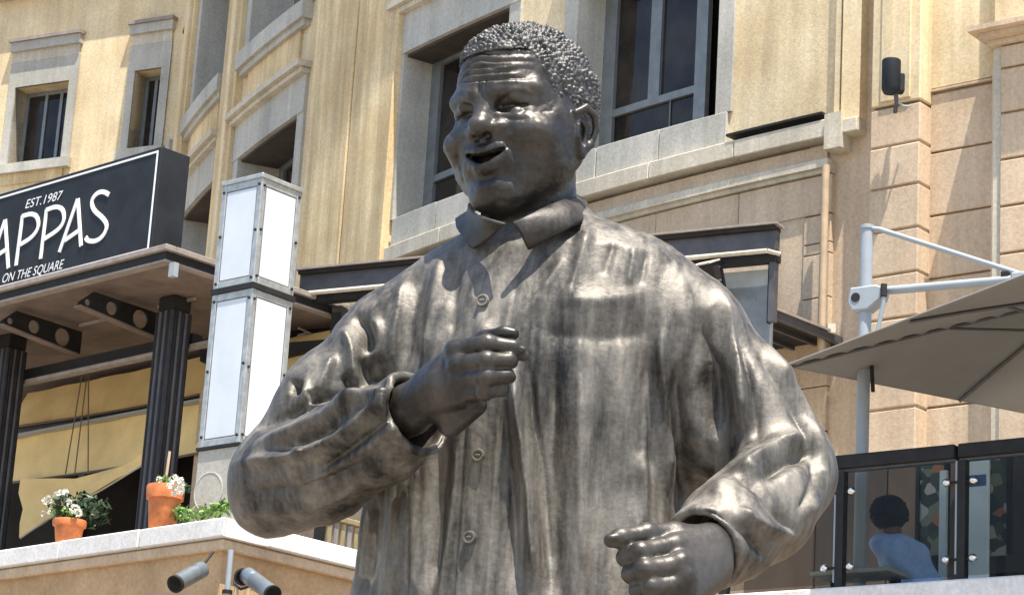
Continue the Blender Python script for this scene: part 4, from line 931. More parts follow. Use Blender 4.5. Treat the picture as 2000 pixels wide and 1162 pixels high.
# --- yellow panels built for the reflection in the glass between the columns
M_REFLECT = mat('ochre_reflection', (.86, .62, .27), .85, var=.10, scale=3, bump=.2, bscale=40)  # bright ochre paints the sunlit wall mirrored in the glass
M_REFLECT_PALE = mat('pale_reflection', (.62, .55, .42), .8, var=.08, scale=5)
ul, ur = uc2 - 1.4, uc + .9
def glass_reflection(lab, z0, z1, w0, w1, hem):
    o = thing('reflection_panel', lab, 'glass_reflection', tuple(FT.P((ul + ur) / 2, w0, z0)), 0)
    N_ = 30; v = []
    for i in range(N_ + 1):
        u = ul + (ur - ul) * i / N_
        for j in range(9):
            t = j / 8; sag = .05 * math.sin(math.pi * i / N_) * (1 - t); v.append(FT.P(u, w0 + (w1 - w0) * t + .012 * math.sin(u * 9 + t * 4), z0 - sag + (z1 - z0) * t))
    f = [(i * 9 + j, (i + 1) * 9 + j, (i + 1) * 9 + j + 1, i * 9 + j + 1) for i in range(N_) for j in range(8)]
    k = len(v); v2 = [p + np.array([FT.n[0], FT.n[1], 0]) * -.012 for p in v]
    mesh_obj('reflection_sheet', v, f, M_REFLECT, o, True)
    h = MB(); FT.box(h, ul, ur, w0 - .02, w0 + .02, z0 - .075, z0 - .045) if hem else h.tube([FT.P(ul + (ur - ul) * i / N_, w0 + .015, z0 - .05 * math.sin(math.pi * i / N_)) for i in range(N_ + 1)], .012, 6)
    h.build('reflection_edge', M_REFLECT_PALE if hem else M_SOFFIT, o)
    return o
W0 = -2.5
zA = FT.px(160, 808, W0)[1]; zB = FT.px(160, 832, W0)[1]; zC = FT.px(160, 925, W0)[1]
glass_reflection('upper yellow panel standing in for a glass reflection behind the dark columns', zA, 8.05, W0 + .0, W0 - .2, False)
lb = glass_reflection('lower yellow panel for the glass reflection with a pale ledge behind the flower pots', zC, zB, W0 + .12, W0, False)
b = MB(); FT.box(b, ul, ur, W0 - .06, W0 + .10, zB - .004, zB + .014); b.build('top_rail', M_PAINTW, lb)  # pale bar for the reflected white ledge
b = MB(); FT.box(b, ul, ur, W0 - .10, W0 - .04, zB + .026, zA - .01); b.build('grey_reflection_band', M_DGREY, lb)  # grey band of the same painted reflection
# brown lines added for the cables reflected in the glass
for (xa, ya, xb, yb) in ((163, 715, 128, 925), (172, 715, 146, 925), (173, 700, 172, 925)):
    m = MB(); m.tube([FT.pt(xa, ya, W0 + .25), FT.pt(xb, yb, W0 + .25)], .007, 6); o = m.build('reflected_cable', M_SOFFIT)
    tag(o, {163: 'left slanting brown line for a cable reflected in the glass', 172: 'middle slanting brown line for a cable reflected in the glass', 173: 'upright brown line for a cable reflected in the glass'}[xa], 'reflected_cable', 'reflected cables before the yellow panels')
# drooping sheet for the lower part of the glass reflection and what is dark behind
dr_ = thing('reflection_drape', 'yellow sheet standing in for the low glass reflection behind the white potted flowers', 'low_reflection', tuple(FT.P((ul + ur) / 2, W0, 5.4)))
A_ = [FT.pt(*p, W0 + .2) for p in ((40, 935), (150, 935), (240, 905), (282, 885))]; B_ = [FT.pt(*p, W0 + .2) for p in ((40, 1050), (90, 1015), (200, 955), (282, 905))]
v = []; n = 16; t_ = np.linspace(0, 3, n)
Ai = np.array([[np.interp(q, range(4), [a[k] for a in A_]) for k in range(3)] for q in t_]); Bi = np.array([[np.interp(q, range(4), [a[k] for a in B_]) for k in range(3)] for q in t_])
for i in range(n):
    for j in range(5): v.append(Ai[i] * (1 - j / 4) + Bi[i] * j / 4 + np.array([FT.n[0], FT.n[1], 0]) * .03 * math.sin(j * 2.2 + i * .5))
mesh_obj('reflection_sheet', v, [(i * 5 + j, i * 5 + j + 1, (i + 1) * 5 + j + 1, (i + 1) * 5 + j) for i in range(n - 1) for j in range(4)], M_REFLECT, dr_, True)
m = MB(); m.tube(list(Bi), .012, 6); m.build('reflection_trim', M_REFLECT_PALE, dr_, smooth=True)
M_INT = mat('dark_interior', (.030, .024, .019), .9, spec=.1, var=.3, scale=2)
bw = thing('dark_shopfront', 'dark recessed restaurant front behind the yellow reflection panels', 'shopfront', tuple(FT.P(-3.5, -3.2, 4.72)))
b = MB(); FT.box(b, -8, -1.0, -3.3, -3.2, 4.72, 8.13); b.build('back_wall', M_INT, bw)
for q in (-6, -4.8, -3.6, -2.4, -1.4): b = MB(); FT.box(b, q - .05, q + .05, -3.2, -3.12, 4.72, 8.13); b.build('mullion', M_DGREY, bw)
b = MB(); FT.box(b, uc - .62, uc - .38, W0 + .3, W0 + .5, 4.72, 6.1); o = b.build('grey_post', M_DGREY); tag(o, 'short grey square post behind the fluted column', 'post')

# --- light column of opal panels
TL = at(466, 868, 20.7); FL = Fr(TL, .86); FL2 = Fr(TL, -1.163)
zb_, zm1, zm2, zt1 = FL.px(466, 868)[1], FL.px(486, 562)[1], FL.px(486, 552)[1], FL.px(497, 350)[1]
wL = .47; wR = .47
tot = thing('light_column', 'square light column of opal white panels in a grey bolted metal frame', 'light column', tuple(FL.P(-.2, -.2, 4.72)))
def prism_box(mb, e, z0, z1): mb.prism([tuple(FL.o + FL.t * a + FL2.t * b_) for a, b_ in ((-wL + e, e), (-e, e), (-e, wR - e), (-wL + e, wR - e))], z0, z1)
for (z0, z1) in ((zb_ + .02, zm1 - .004), (zm2 - .002, zt1)):
    cr = MB(); prism_box(cr, .03, z0 + .01, z1 - .01); cr.build('opal_core', M_PANEL, tot)
    for (fr, L_, sg) in ((FL, wL, -1), (FL2, wR, 1)):
        lo, hi = (-L_, 0) if sg < 0 else (0, L_)
        p = MB(); fr.box(p, lo + .065, hi - .065, -.012, -.006, z0 + .07, z1 - .07); p.build('opal_panel', M_PANEL, tot)
        for a in ((lo, lo + .055, z0, z1), (hi - .055, hi, z0, z1)): f = MB(); fr.box(f, a[0] + (.002 if sg > 0 and a[0] == lo else 0), a[1], -.03, .0 if sg < 0 else -.002, a[2], a[3]); f.build('frame_post', M_ALU, tot, bevel=.004)
        for zz_ in ((z0, z0 + .06), (z1 - .06, z1)): f = MB(); fr.box(f, lo + .056, hi - .056, -.028, -.003, *zz_); f.build('frame_rail', M_ALU, tot, bevel=.004)
        for e_ in (lo + .03, hi - .03):
            for k in range(3):
                zz_ = z0 + (z1 - z0) * (.06 + .44 * k + rng.uniform(-.012, .012)); s_ = MB(); s_.lathe([(.013, 0), (.013, .008), (.007, .012)], tuple(fr.P(e_, -.001, zz_)), 8, (fr.n[0], fr.n[1], 0)); s_.build('bolt', M_DARK, tot, smooth=True)
for z0, z1 in ((zm1 - .004, zm2 - .002), (zb_ - .005, zb_ + .02)):
    j = MB(); prism_box(j, -.012, z0, z1); j.build('shadow_joint', M_DARK, tot)
j = MB(); prism_box(j, -.01, zt1, zt1 + .04); j.build('cap_plate', M_ALU, tot, bevel=.006)
bs = MB(); prism_box(bs, .004, 4.72, zb_ - .005); bs.build('base', M_STONE, tot, bevel=.006)
em = MB(); q = FL.pt(407, 960, .0); em.lathe([(.165, 0), (.165, .006), (.155, .008), (.152, .005), (.0, .005)], tuple(q), 28, (FL.n[0], FL.n[1], 0)); em.build('round_emblem', M_STONE, tot, smooth=True)

# --- flower pots on the coping
M_TERRA = mat('terracotta', (.50, .155, .045), .75, var=.22, scale=14, bump=.15, bscale=80)
M_SOIL = mat('soil', (.03, .02, .015), .9)
M_LEAFD = mat('dark_leaf', (.022, .045, .014), .55, var=.5, scale=25)
M_LEAFL = mat('light_leaf', (.14, .24, .05), .5, var=.35, scale=25)
M_PETAL = mat('white_petal', (.74, .72, .62), .6, var=.12, scale=30)
def leaves(n, c, r, size, seed, mat_, name, parent, zmin=None):
    rg = np.random.default_rng(seed); m = MB()
    for _ in range(n):
        d = rg.normal(size=3); d /= np.linalg.norm(d); p = np.array(c) + d * np.array(r) * rg.uniform(.35, 1.0)
        if zmin is not None and p[2] < zmin: p[2] = zmin + abs(p[2] - zmin)
        a = rg.normal(size=3); a /= np.linalg.norm(a); b_ = np.cross(a, d); b_ /= np.linalg.norm(b_) + 1e-6; s_ = size * rg.uniform(.6, 1.3); nn = np.cross(a, b_) * s_ * .2
        m.add([p - a * s_, p - b_ * s_ * .5 + nn, p + a * s_, p + b_ * s_ * .5 + nn], [(0, 1, 2), (0, 2, 3)])
    return m.build(name, mat_, parent, smooth=False)
def bloom(c, r, seed, parent):
    rg = np.random.default_rng(seed); m = MB()
    for _ in range(26):
        d = rg.normal(size=3); d /= np.linalg.norm(d); a = np.cross(d, rg.normal(size=3)); a /= np.linalg.norm(a); b_ = np.cross(d, a); p = np.array(c) + d * r * .55; s_ = r * .55
        m.add([p, p + a * s_ * .6 + d * s_ * .5, p + d * s_ * .9 + b_ * s_ * .5, p - a * s_ * .5 + d * s_ * .4, p - b_ * s_ * .6 + d * s_ * .3], [(0, 1, 2), (0, 2, 3), (0, 3, 4)])
    return m.build('bloom', M_PETAL, parent)
def pot(name_lab, px_, w_, r, h, rim):
    u = FT.px(*px_, w_)[0]; c = FT.P(u, w_, 5.61); o = thing('flower_pot', name_lab, 'flower pot', tuple(c))
    b = MB(); b.lathe([(r * .74, 0), (r * .80, .01), (r * .96, h - rim), (r * .90, h - rim + .002)], tuple(c), 28); b.build('pot_body', M_TERRA, o, smooth=True)
    b = MB(); b.lathe([(r * .95, h - rim), (r * 1.10, h - rim + .008), (r * 1.14, h - .015), (r * 1.10, h), (r * .98, h), (r * .95, h - .03)], tuple(c), 28); b.build('rim', M_TERRA, o, smooth=True)
    b = MB(); b.lathe([(r * .95, h - .05), (r * .9, h - .03), (.01, h - .025)], tuple(c), 16); b.build('soil', M_SOIL, o)
    return o, c
p1, c1 = pot('terracotta pot with a spray of small white blooms and dark leaves', (133, 1050), -.16, .125, .21, .06)
leaves(420, c1 + (.06, .10, .32), (.28, .2, .17), .040, 3, M_LEAFD, 'foliage', p1); leaves(70, c1 + (-.04, -.03, .26), (.16, .1, .07), .03, 4, M_LEAFL, 'light_foliage', p1)
for k, (x, y, r) in enumerate(((93, 977, 9), (117, 968, 10), (124, 962, 8), (100, 999, 6), (137, 983, 7), (146, 994, 8), (152, 1001, 7), (110, 1003, 6), (85, 1003, 5), (128, 993, 5), (112, 978, 7))):
    bloom(FT.pt(x, y, -.10), r * .0056, 50 + k, p1)
p2, c2 = pot('terracotta pot with a thick rim and a full white bloom hanging over its side', (317, 1025), -.17, .135, .37, .115)
leaves(40, c2 + (-.02, 0, .42), (.07, .06, .05), .03, 6, M_LEAFL, 'foliage', p2); leaves(50, c2 + (.13, -.02, .36), (.08, .06, .07), .03, 8, M_LEAFD, 'dark_foliage', p2)
for k, (x, y, r) in enumerate(((345, 951, 13), (339, 936, 8), (350, 940, 8), (336, 948, 8), (352, 956, 8), (310, 936, 5))): bloom(FT.pt(x, y, -.06), r * .0055, 80 + k, p2)
m = MB(); m.tube([c2 + (-.01, .0, .34), c2 + (-.0, .02, .66)], .012, 6); m.build('cane', M_PIPE, p2)
hb = thing('trailing_plant', 'low light green herbs spilling along the coping beside the light column', 'plant', tuple(FT.P(-.45, -.30, 5.61)))
for k, (x, y, n, s_) in enumerate(((352, 1003, 70, .10), (372, 1006, 60, .09), (395, 1003, 40, .08), (415, 996, 50, .09), (433, 990, 50, .10), (447, 985, 30, .08))):
    leaves(n, FT.pt(x, y, -.22), (s_, .08, s_ * .7), .035, 20 + k, M_LEAFL, 'leaf_clump', hb)
# --- two spotlights at the corner
M_CAN = mat('grey_lamp_body', (.20, .23, .25), .35, .6, var=.1, scale=10); M_LENS = mat('lens', (.55, .58, .56), .12)
def spot(lab, pa, pb, da, db, arm, face):
    a = at(*pa, da); b_ = at(*pb, db); ax = b_ - a; L = np.linalg.norm(ax); ax /= L; r = .064
    o = thing('spotlight', lab, 'spotlight', tuple(a), 0, 'spotlights on the parapet corner')
    m = MB(); m.lathe([(r * .86, .02), (r, .0), (r * 1.04, .012), (r, .03), (r, L * .66), (r * .94, L * .67), (r * .94, L * .72), (r, L * .73), (r, L - .02), (r * .8, L), (.01, L)], tuple(a), 24, tuple(ax)); m.build('lamp_body', M_CAN, o, smooth=True)
    m = MB(); m.lathe([(r * .86, .018), (r * .4, .012), (.002, .010)], tuple(a), 24, tuple(ax)); m.build('lens', M_LENS, o, smooth=True)
    m = MB(); m.lathe([(r * 1.06, -.006), (r * 1.06, .02), (r * .9, .02), (r * .88, -.006)], tuple(a), 24, tuple(ax)); m.build('bezel', M_DARK, o, smooth=True)
    m = MB(); m.tube([at(*p, d_) for p, d_ in arm], .011, 8); m.build('bracket_arm', M_DARK, o, smooth=True)
    return o
spot('grey cylinder spotlight aimed down to the left of the white corner pipe', (342, 1140), (397, 1110), 19.55, 19.85, [((372, 1127), 19.7), ((395, 1105), 19.9), ((416, 1078), 20.08)], 0)
s2_ = spot('dark cylinder spotlight aimed down to the right of the white corner pipe', (533, 1160), (482, 1122), 19.35, 19.75, [((500, 1140), 19.62), ((470, 1150), 19.75), ((458, 1140), 19.85), ((460, 1122), 19.9), ((478, 1112), 19.8)], 0)
m = MB(); rc_ = at(474, 1126, 19.74); m.lathe([(.062, 0), (.066, .012), (.050, .016), (.048, 0)], tuple(rc_), 22, tuple((CAM - rc_))); m.build('yoke_ring', M_DARK, s2_, smooth=True)
for k, x in enumerate((462, 484)):
    m = MB(); q = at(x, 1150, 19.9); m.tube([(q[0], q[1], q[2] + .06), (q[0], q[1], 0)], .02, 8); o = m.build('pole', M_PIPE, None, smooth=True); tag(o, ('left' if k == 0 else 'right') + ' one of two thin tan poles below the dark spotlight', 'pole', 'thin poles under the spotlight')
# --- wooden chair on the terrace behind the coping
ch = thing('wooden_chair', 'weathered wooden slat chair back showing above the white coping', 'chair', tuple(FB.P(FB.px(672, 1060, -.9)[0], -.9, 4.72)))
M_WOOD = mat('weathered_wood', (.26, .20, .10), .7, var=.35, scale=8, stretch=(3, 3, .4)); M_WOODG = mat('grey_wood', (.22, .20, .18), .75, var=.3, scale=8, stretch=(3, 3, .4))
ucx, zt_c = FB.px(676, 1012, -.9)
b = MB(); FB.box(b, ucx - .23, ucx + .22, -.93, -.87, zt_c - .05, zt_c); b.build('top_rail', M_WOOD, ch, bevel=.008)
for k in range(6): b = MB(); q = ucx - .21 + .078 * k; FB.box(b, q, q + .045, -.915, -.89, 5.20, zt_c - .055); b.build('slat', M_WOODG if k % 2 else M_WOOD, ch)
b = MB(); FB.box(b, ucx - .24, ucx + .24, -1.38, -.90, 5.14, 5.19); b.build('seat', M_WOOD, ch, bevel=.008)
for a in (-.22, .18):
    for c in (-.92, -1.36): b = MB(); FB.box(b, ucx + a, ucx + a + .045, c, c + .045, 4.72, 5.14 if c < -1 else 5.22); b.build('leg', M_WOODG, ch)
# ================================================================ right side: steel beam, awning, glass balustrade, umbrella
# long steel beam that crosses behind the statue
bl_ = at(585, 530, 23.0); br_ = atz(1515, 440, bl_[2]); kb = -(br_[1] - bl_[1]) / (br_[0] - bl_[0]); FBm = Fr(bl_, kb); Lb = (br_[:2] - bl_[:2]) @ FBm.t; zB0 = bl_[2]
bea = thing('steel_beam', 'long grey steel awning beam with a pale tube below it crossing behind the statue', 'beam', tuple(FBm.P(Lb / 2, 0, zB0)))
def kbox(name, m, *a, parent=bea, bevel=0.0): b = MB(); FBm.box(b, *a); return b.build(name, m, parent, bevel=bevel)
kbox('top_flange', M_DARK, 0, Lb, -.12, .03, zB0 - .035, zB0, bevel=.005)
kbox('top_trim', M_RIM, -.02, Lb + .03, -.12, .05, zB0 + .001, zB0 + .018)
kbox('web', M_DGREY, 0, Lb, -.10, -.02, zB0 - .20, zB0 - .036)
m = MB(); m.tube([FBm.P(-.03, .02, zB0 - .222), FBm.P(Lb - .06, .02, zB0 - .222)], .020, 10); m.tube([FBm.P(Lb - .06, .02, zB0 - .222), FBm.P(Lb + .02, -.06, zB0 - .232)], .020, 8); m.build('pale_tube', M_BAND, bea, smooth=True)
kbox('under_flange', M_DARK, 0, Lb, -.14, -.03, zB0 - .29, zB0 - .21)
# grey panel and its dark post, right of the statue's shoulder
kbox('end_post', M_DGREY, Lb - .07, Lb - .015, -.13, -.06, zB0 - .80, zB0 - .215); kbox('post_shadow_gap', M_DARK, Lb - .095, Lb - .072, -.15, -.10, zB0 - .80, zB0 - .295)
kbox('grey_panel', M_FRAME, Lb - 1.6, Lb - .10, -.26, -.22, zB0 - 1.1, zB0 - .30)
# support of the beam: two posts down to the wall behind, hidden by the statue and the light column
for u in (.25, Lb * .5): kbox('beam_post', M_DARK, u, u + .1, -.30, -.2, 0, zB0 - .29)
# louvres and dark shopfront left of the statue's arm
sh_ = thing('slatted_shopfront', 'dark shopfront with pale horizontal slats between the light column and the statue', 'shopfront', tuple(FBm.P(.3, -.5, 0)))
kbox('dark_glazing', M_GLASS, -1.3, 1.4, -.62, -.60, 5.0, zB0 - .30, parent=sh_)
for y in (590, 608, 630): 
    z = FBm.px(590, y, -.45)[1]; kbox('slat', M_RIM, -1.2, 1.2, -.47, -.43, z - .012, z + .012, parent=sh_)
for (a, b_) in (((582, 640), (608, 652)), ((600, 632), (618, 606)), ((582, 655), (600, 650))): m = MB(); m.tube([FBm.pt(*a, -.44), FBm.pt(*b_, -.44)], .010, 6); m.build('brace', M_RIM, sh_)
z = FBm.px(590, 682, -.35)[1]; kbox('dark_canopy_edge', M_DARK, -1.2, .8, -.5, -.30, z - .05, z + .06, parent=sh_); kbox('tan_base', M_TAN, -1.3, 1.4, -.66, -.50, 3.0, z - .25, parent=sh_)
# small floodlight on the beam, by the statue's shoulder
fl_ = thing('floodlight', 'small black floodlight on a bracket hanging under the grey beam by the statue\'s shoulder', 'floodlight', tuple(FBm.pt(1390, 535, .12)))
q = FBm.pt(1382, 532, .12); ax_ = np.array([-.5, -.5, -.35]); ax_ /= np.linalg.norm(ax_); sx = np.cross(ax_, (0, 0, 1)); sx /= np.linalg.norm(sx); sz = np.cross(sx, ax_)
m = MB(); m.box(q, .10, .05, .075, sx, ax_, sz); m.build('housing', M_DARK, fl_, bevel=.01)
m = MB(); m.box(q + sz * .080 + ax_ * .01, .11, .075, .006, sx, ax_, sz); m.build('hood', M_BAND, fl_)
m = MB(); m.tube([q - ax_ * .05, FBm.pt(1408, 520, .0), FBm.pt(1415, 560, -.05)], .016, 6); m.build('arm', M_DARK, fl_)
m = MB(); m.box(FBm.pt(1408, 562, -.05), .03, .03, .05); m.build('junction_box', M_DARK, fl_, bevel=.006)
m = MB(); m.tube([FBm.pt(1408, 520, .0), FBm.P(FBm.px(1408, 500)[0], -.05, zB0 - .25)], .012, 6); m.build('hanger', M_DARK, fl_)
# --- dark flat awning seen from below
zaw = at(1478, 596, 21.2)[2]; A0 = at(1478, 596, 21.2); A1 = atz(1645, 662, zaw); A2 = atz(1360, 640, zaw)
e1 = (A1 - A0); L1 = np.linalg.norm(e1); e1 /= L1; nin = np.array([-e1[1], e1[0], 0.0]); nin = nin if nin @ (A2 - A0) > 0 else -nin
aw = thing('flat_awning', 'dark flat metal awning seen from below between the statue\'s arm and the white umbrella pole', 'awning', tuple(A0))
def abox(name, m, a0, a1, b0, b1, z0, z1, bevel=0.0):
    mb = MB(); mb.hexa([A0 + e1 * a + nin * b_ + np.array([0, 0, z]) for z in (z0, z1) for a, b_ in ((a0, b0), (a1, b0), (a1, b1), (a0, b1))]); return mb.build(name, m, aw, bevel=bevel)
abox('deck', M_DARK, .02, L1 - .02, .04, 1.1, -.01, .0)
abox('edge_channel', M_DGREY, 0, L1, 0, .035, -.055, .02, bevel=.004); abox('end_channel', M_DGREY, -.03, .0, 0, 1.1, -.055, .02, bevel=.004); abox('end_channel', M_DGREY, L1, L1 + .03, 0, 1.1, -.055, .02, bevel=.004)
abox('top_flashing', M_RIM, -.05, L1 - .12, -.02, .03, .021, .04); abox('top_cover', M_DARK, -.05, L1, .031, 1.1, .0215, .036)
for k in range(4): abox('joist', M_DGREY, .05, L1 - .05, .22 + .25 * k, .25 + .25 * k, -.045, -.011)
mb = MB(); q = A0 + e1 * (L1 - .16); mb.box(q + np.array([0, 0, .05]), .035, .035, .04); mb.build('fixing_block', M_BAND, aw)
# thin pipe on the building above the awning
pp = cp(41.75, .05, 0); m = MB(); m.tube([(pp[0], pp[1], 9.44), (pp[0], pp[1], 7.6)], .035, 12); pob = m.build('rain_pipe', M_PIPE, None, smooth=True); tag(pob, 'thin tan rain pipe running down the wall to the dark awning', 'pipe')
# --- wall lamp on the half column
lc = cp(40.35, .30, 9.90); wl = thing('wall_lamp', 'black cylindrical wall lamp standing on a bracket on the pale pilaster', 'lamp', tuple(lc))
la = cyl(1740, 180, .30); q = cp(la[0], .30, la[1]); lt = cyl(1741, 118, .30)[1]
m = MB(); r_ = .082; h_ = lt - la[1]; m.lathe([(r_ * .55, -.012), (r_ * .8, -.01), (r_, .03), (r_, h_ * .97), (r_ * .9, h_), (r_ * .8, h_), (r_ * .78, h_ - .02), (.01, h_ - .02)], tuple(q), 24); m.build('lamp_body', M_BLACK, wl, smooth=True)
m = MB(); m.box(q + np.array([.07, .02, h_ * .30]), .045, .05, .085); m.build('driver_box', M_BLACK, wl, bevel=.012)
m = MB(); m.tube([q + np.array([.045, .02, .0]), q + np.array([.055, .03, -.08]), cp(40.05, .12, q[2] - .11)], .020, 8); m.build('stem', M_DGREY, wl, smooth=True)
m = MB(); m.tube([q + np.array([.06, .03, -.07]), q + np.array([.11, .03, -.11]), q + np.array([.16, .06, -.10])], .012, 8); m.build('cable', M_PAINTW, wl, smooth=True)

# --- right terrace: slab edge, glass balustrade
RB = at(1858, 1128, 17.5); FR = Fr(RB, .75)
ter = MB(); zs1 = FR.px(1850, 1133, .03)[1]; zs0 = zs1 - .45
FR.box(ter, -4, 5, -4.0, .06, zs0, zs1); tag(ter.build('right_terrace_slab', M_WHITE, bevel=.012), kind='structure')
tw = MB(); FR.box(tw, -4, 5, -3.9, -.02, 0, zs0); tag(tw.build('terrace_base_wall', M_TAN2), 'tan base wall under the right terrace slab', 'wall')
bal = thing('glass_balustrade', 'dark railed glass balustrade on the right terrace with round polished clamps', 'balustrade', tuple(RB))
zr1 = FR.px(1858, 867)[1]; zr0 = zr1 - .115
def rbox(name, m, *a, parent=bal, bevel=0.0): b = MB(); FR.box(b, *a); return b.build(name, m, parent, bevel=bevel)
for (a, c) in ((-3.2, .008), (.035, 3.2)):
    o = rbox('rail', M_DARK, a, c, -.10, .0, zr0 + .02, zr1, bevel=.006); rbox('rail_underside', M_DGREY, a, c, -.07, -.03, zr0, zr0 + .019)
up1 = FR.px(1630, 1080)[0]
for u in (.035, up1, 2 * .035 - up1, 2 * up1 - .035):
    rbox('post', M_DARK, u, u + .06, -.06, -.0, zs1, zr0); 
    e_ = MB(); FR.box(e_, u - .024, u - .008, -.045, -.02, zs1 + .05, zr0 + .0); e_.build('glass_edge_glint', M_PAINTW, bal)  # pale strip; its colour stands for the highlight along the glass edge
    for fz in (.18, .82):
        zz_ = zs1 + (zr0 - zs1) * fz
        for d_ in (-.10, .10):
            m = MB(); q = FR.P(u + .02 + d_, .0, zz_); m.lathe([(.012, -.03), (.022, -.02), (.030, .0), (.022, .02), (.004, .03)], tuple(q), 14, (FR.n[0], FR.n[1], 0)); m.build('clamp', M_CHROME, bal, smooth=True)
        m = MB(); m.tube([FR.P(u + .02 - .10, -.015, zz_), FR.P(u + .02 + .10, -.015, zz_)], .009, 6); m.build('clamp_rod', M_DARK, bal)
us = [2 * up1 - .035 - 1.2, 2 * up1 - .035, up1, .035, .07 - up1, 3.2]
for a, c in zip(us[:-1], us[1:]): rbox('glass_pane', M_CLEAR, a + .07, c - .03, -.04, -.028, zs1 + .04, zr0 + .005)
# --- behind the glass: backdrop whose dark colour stands in for shade, picture panels, pale menu board, bench
dark_back = thing('shade_backdrop', 'dark brown backdrop added behind the glass balustrade to stand in for shade', 'screen', tuple(FR.P(0, -1.6, zs1)))  # added; its dark colour replaces the shade under the umbrella
M_BROWN = mat('dark_brown_panel', (.050, .034, .022), .6, var=.3, scale=5, stretch=(1, 1, .3)); M_BROWN2 = mat('brown_panel', (.085, .055, .035), .6, var=.3, scale=5, stretch=(1, 1, .3))
zq = zr1 + .06
for k in range(9): rbox('panel', M_BROWN if k % 2 else M_BROWN2, -2.6 + .62 * k + .01, -2.6 + .62 * (k + 1) - .01, -1.66, -1.60 - .012 * (k % 2), zs1, zq + .3, parent=dark_back)
def floral(name):
    m = bpy.data.materials.new(name); m.use_nodes = True; t = m.node_tree; b = t.nodes['Principled BSDF']; b.inputs['Roughness'].default_value = .5
    g = t.nodes.new('ShaderNodeNewGeometry'); v = t.nodes.new('ShaderNodeTexVoronoi'); v.inputs['Scale'].default_value = 13; t.links.new(g.outputs['Position'], v.inputs[0])
    r = t.nodes.new('ShaderNodeValToRGB'); e = r.color_ramp.elements; e[0].position = .0; e[0].color = (.025, .035, .02, 1); e[1].position = 1.0; e[1].color = (.55, .50, .46, 1)
    for p, c in ((.3, (.05, .07, .04, 1)), (.5, (.20, .22, .15, 1)), (.68, (.42, .16, .07, 1)), (.82, (.50, .46, .40, 1))): x = e.new(p); x.color = c
    r.color_ramp.interpolation = 'CONSTANT'; sp = t.nodes.new('ShaderNodeSeparateColor'); t.links.new(v.outputs['Color'], sp.inputs[0]); t.links.new(sp.outputs[0], r.inputs[0]); t.links.new(r.outputs[0], b.inputs['Base Color']); return m
M_FLOR = floral('floral_print')
for (xa, xb, lab) in ((1795, 1846, 'tall floral picture panel left of the pale menu board'), (1932, 1968, 'tall floral picture panel right of the pale menu board')):
    o = thing('picture_panel', lab, 'picture', tuple(FR.pt((xa + xb) / 2, 1080, -1.3))); ua, z_a = FR.px(xa, 1085, -1.3); ub_, z_b = FR.px(xb, 893, -1.3)
    rbox('print', M_FLOR, ua, ub_, -1.32, -1.30, z_a, z_b, parent=o)
    for (c, d_) in ((ua - .03, ua), (ub_, ub_ + .03)): rbox('frame', M_DARK, c, d_, -1.33, -1.285, z_a, z_b, parent=o)
    rbox('stand', M_DARK, (ua + ub_) / 2 - .03, (ua + ub_) / 2 + .03, -1.36, -1.325, zs1, z_b, parent=o)
M_PALE = mat('pale_blue_board', (.72, .84, .88), .45, var=.08, scale=6); M_BLUE = mat('blue_notice', (.05, .11, .26), .5, var=.1, scale=10)
mbd = thing('menu_board', 'tall pale blue board with a dark blue notice behind the glass', 'board', tuple(FR.pt(1900, 1100, -1.0)))
ua, z_a = FR.px(1873, 1100, -1.0); ub_, z_b = FR.px(1930, 890, -1.0); rbox('board', M_PALE, ua, ub_, -1.04, -1.0, zs1, z_b, parent=mbd, bevel=.006)
uc_, z_c = FR.px(1888, 951, -1.0); ud_, z_d = FR.px(1926, 926, -1.0); rbox('notice', M_BLUE, uc_, ud_, -1.0, -.992, z_c, z_d, parent=mbd)
ug, _ = FR.px(1838, 1000, -1.1); rbox('side_leaf', M_PALE, ug, ug + .055, -1.1, -1.07, zs1, FR.px(1845, 920, -1.1)[1], parent=mbd)
bn = thing('bench', 'pale bench edge low behind the glass beside the seated person', 'bench', tuple(FR.P(-.7, -.25, zs1)))
zbn = FR.px(1690, 1108, -.3)[1]; ua, ub_ = FR.px(1580, 1112, -.3)[0], FR.px(1735, 1108, -.3)[0]
rbox('seat_edge', M_STONE, ua, ub_, -.62, -.3, zbn - .03, zbn, parent=bn, bevel=.006)
for u in (ua + .05, ub_ - .1): rbox('leg', M_DARK, u, u + .05, -.58, -.52, zs1, zbn - .03, parent=bn)
m = MB(); ub2_, _ = FR.px(1800, 1140, -.12); FR.box(m, ub2_ - .12, ub2_ + .16, -.30, -.10, zs1 + .0, zs1 + .035); o = m.build('white_tray', M_PAINTW, None, bevel=.01); tag(o, 'white tray lying on the terrace edge under the seated person', 'tray')
m = MB(); u_, _ = FR.px(1918, 1128, -.15); FR.box(m, u_ - .055, u_ + .055, -.20, -.14, zs1, zs1 + .03); o = m.build('white_card', M_PAINTW, None); tag(o, 'small white card on the terrace edge near the pale board', 'card')

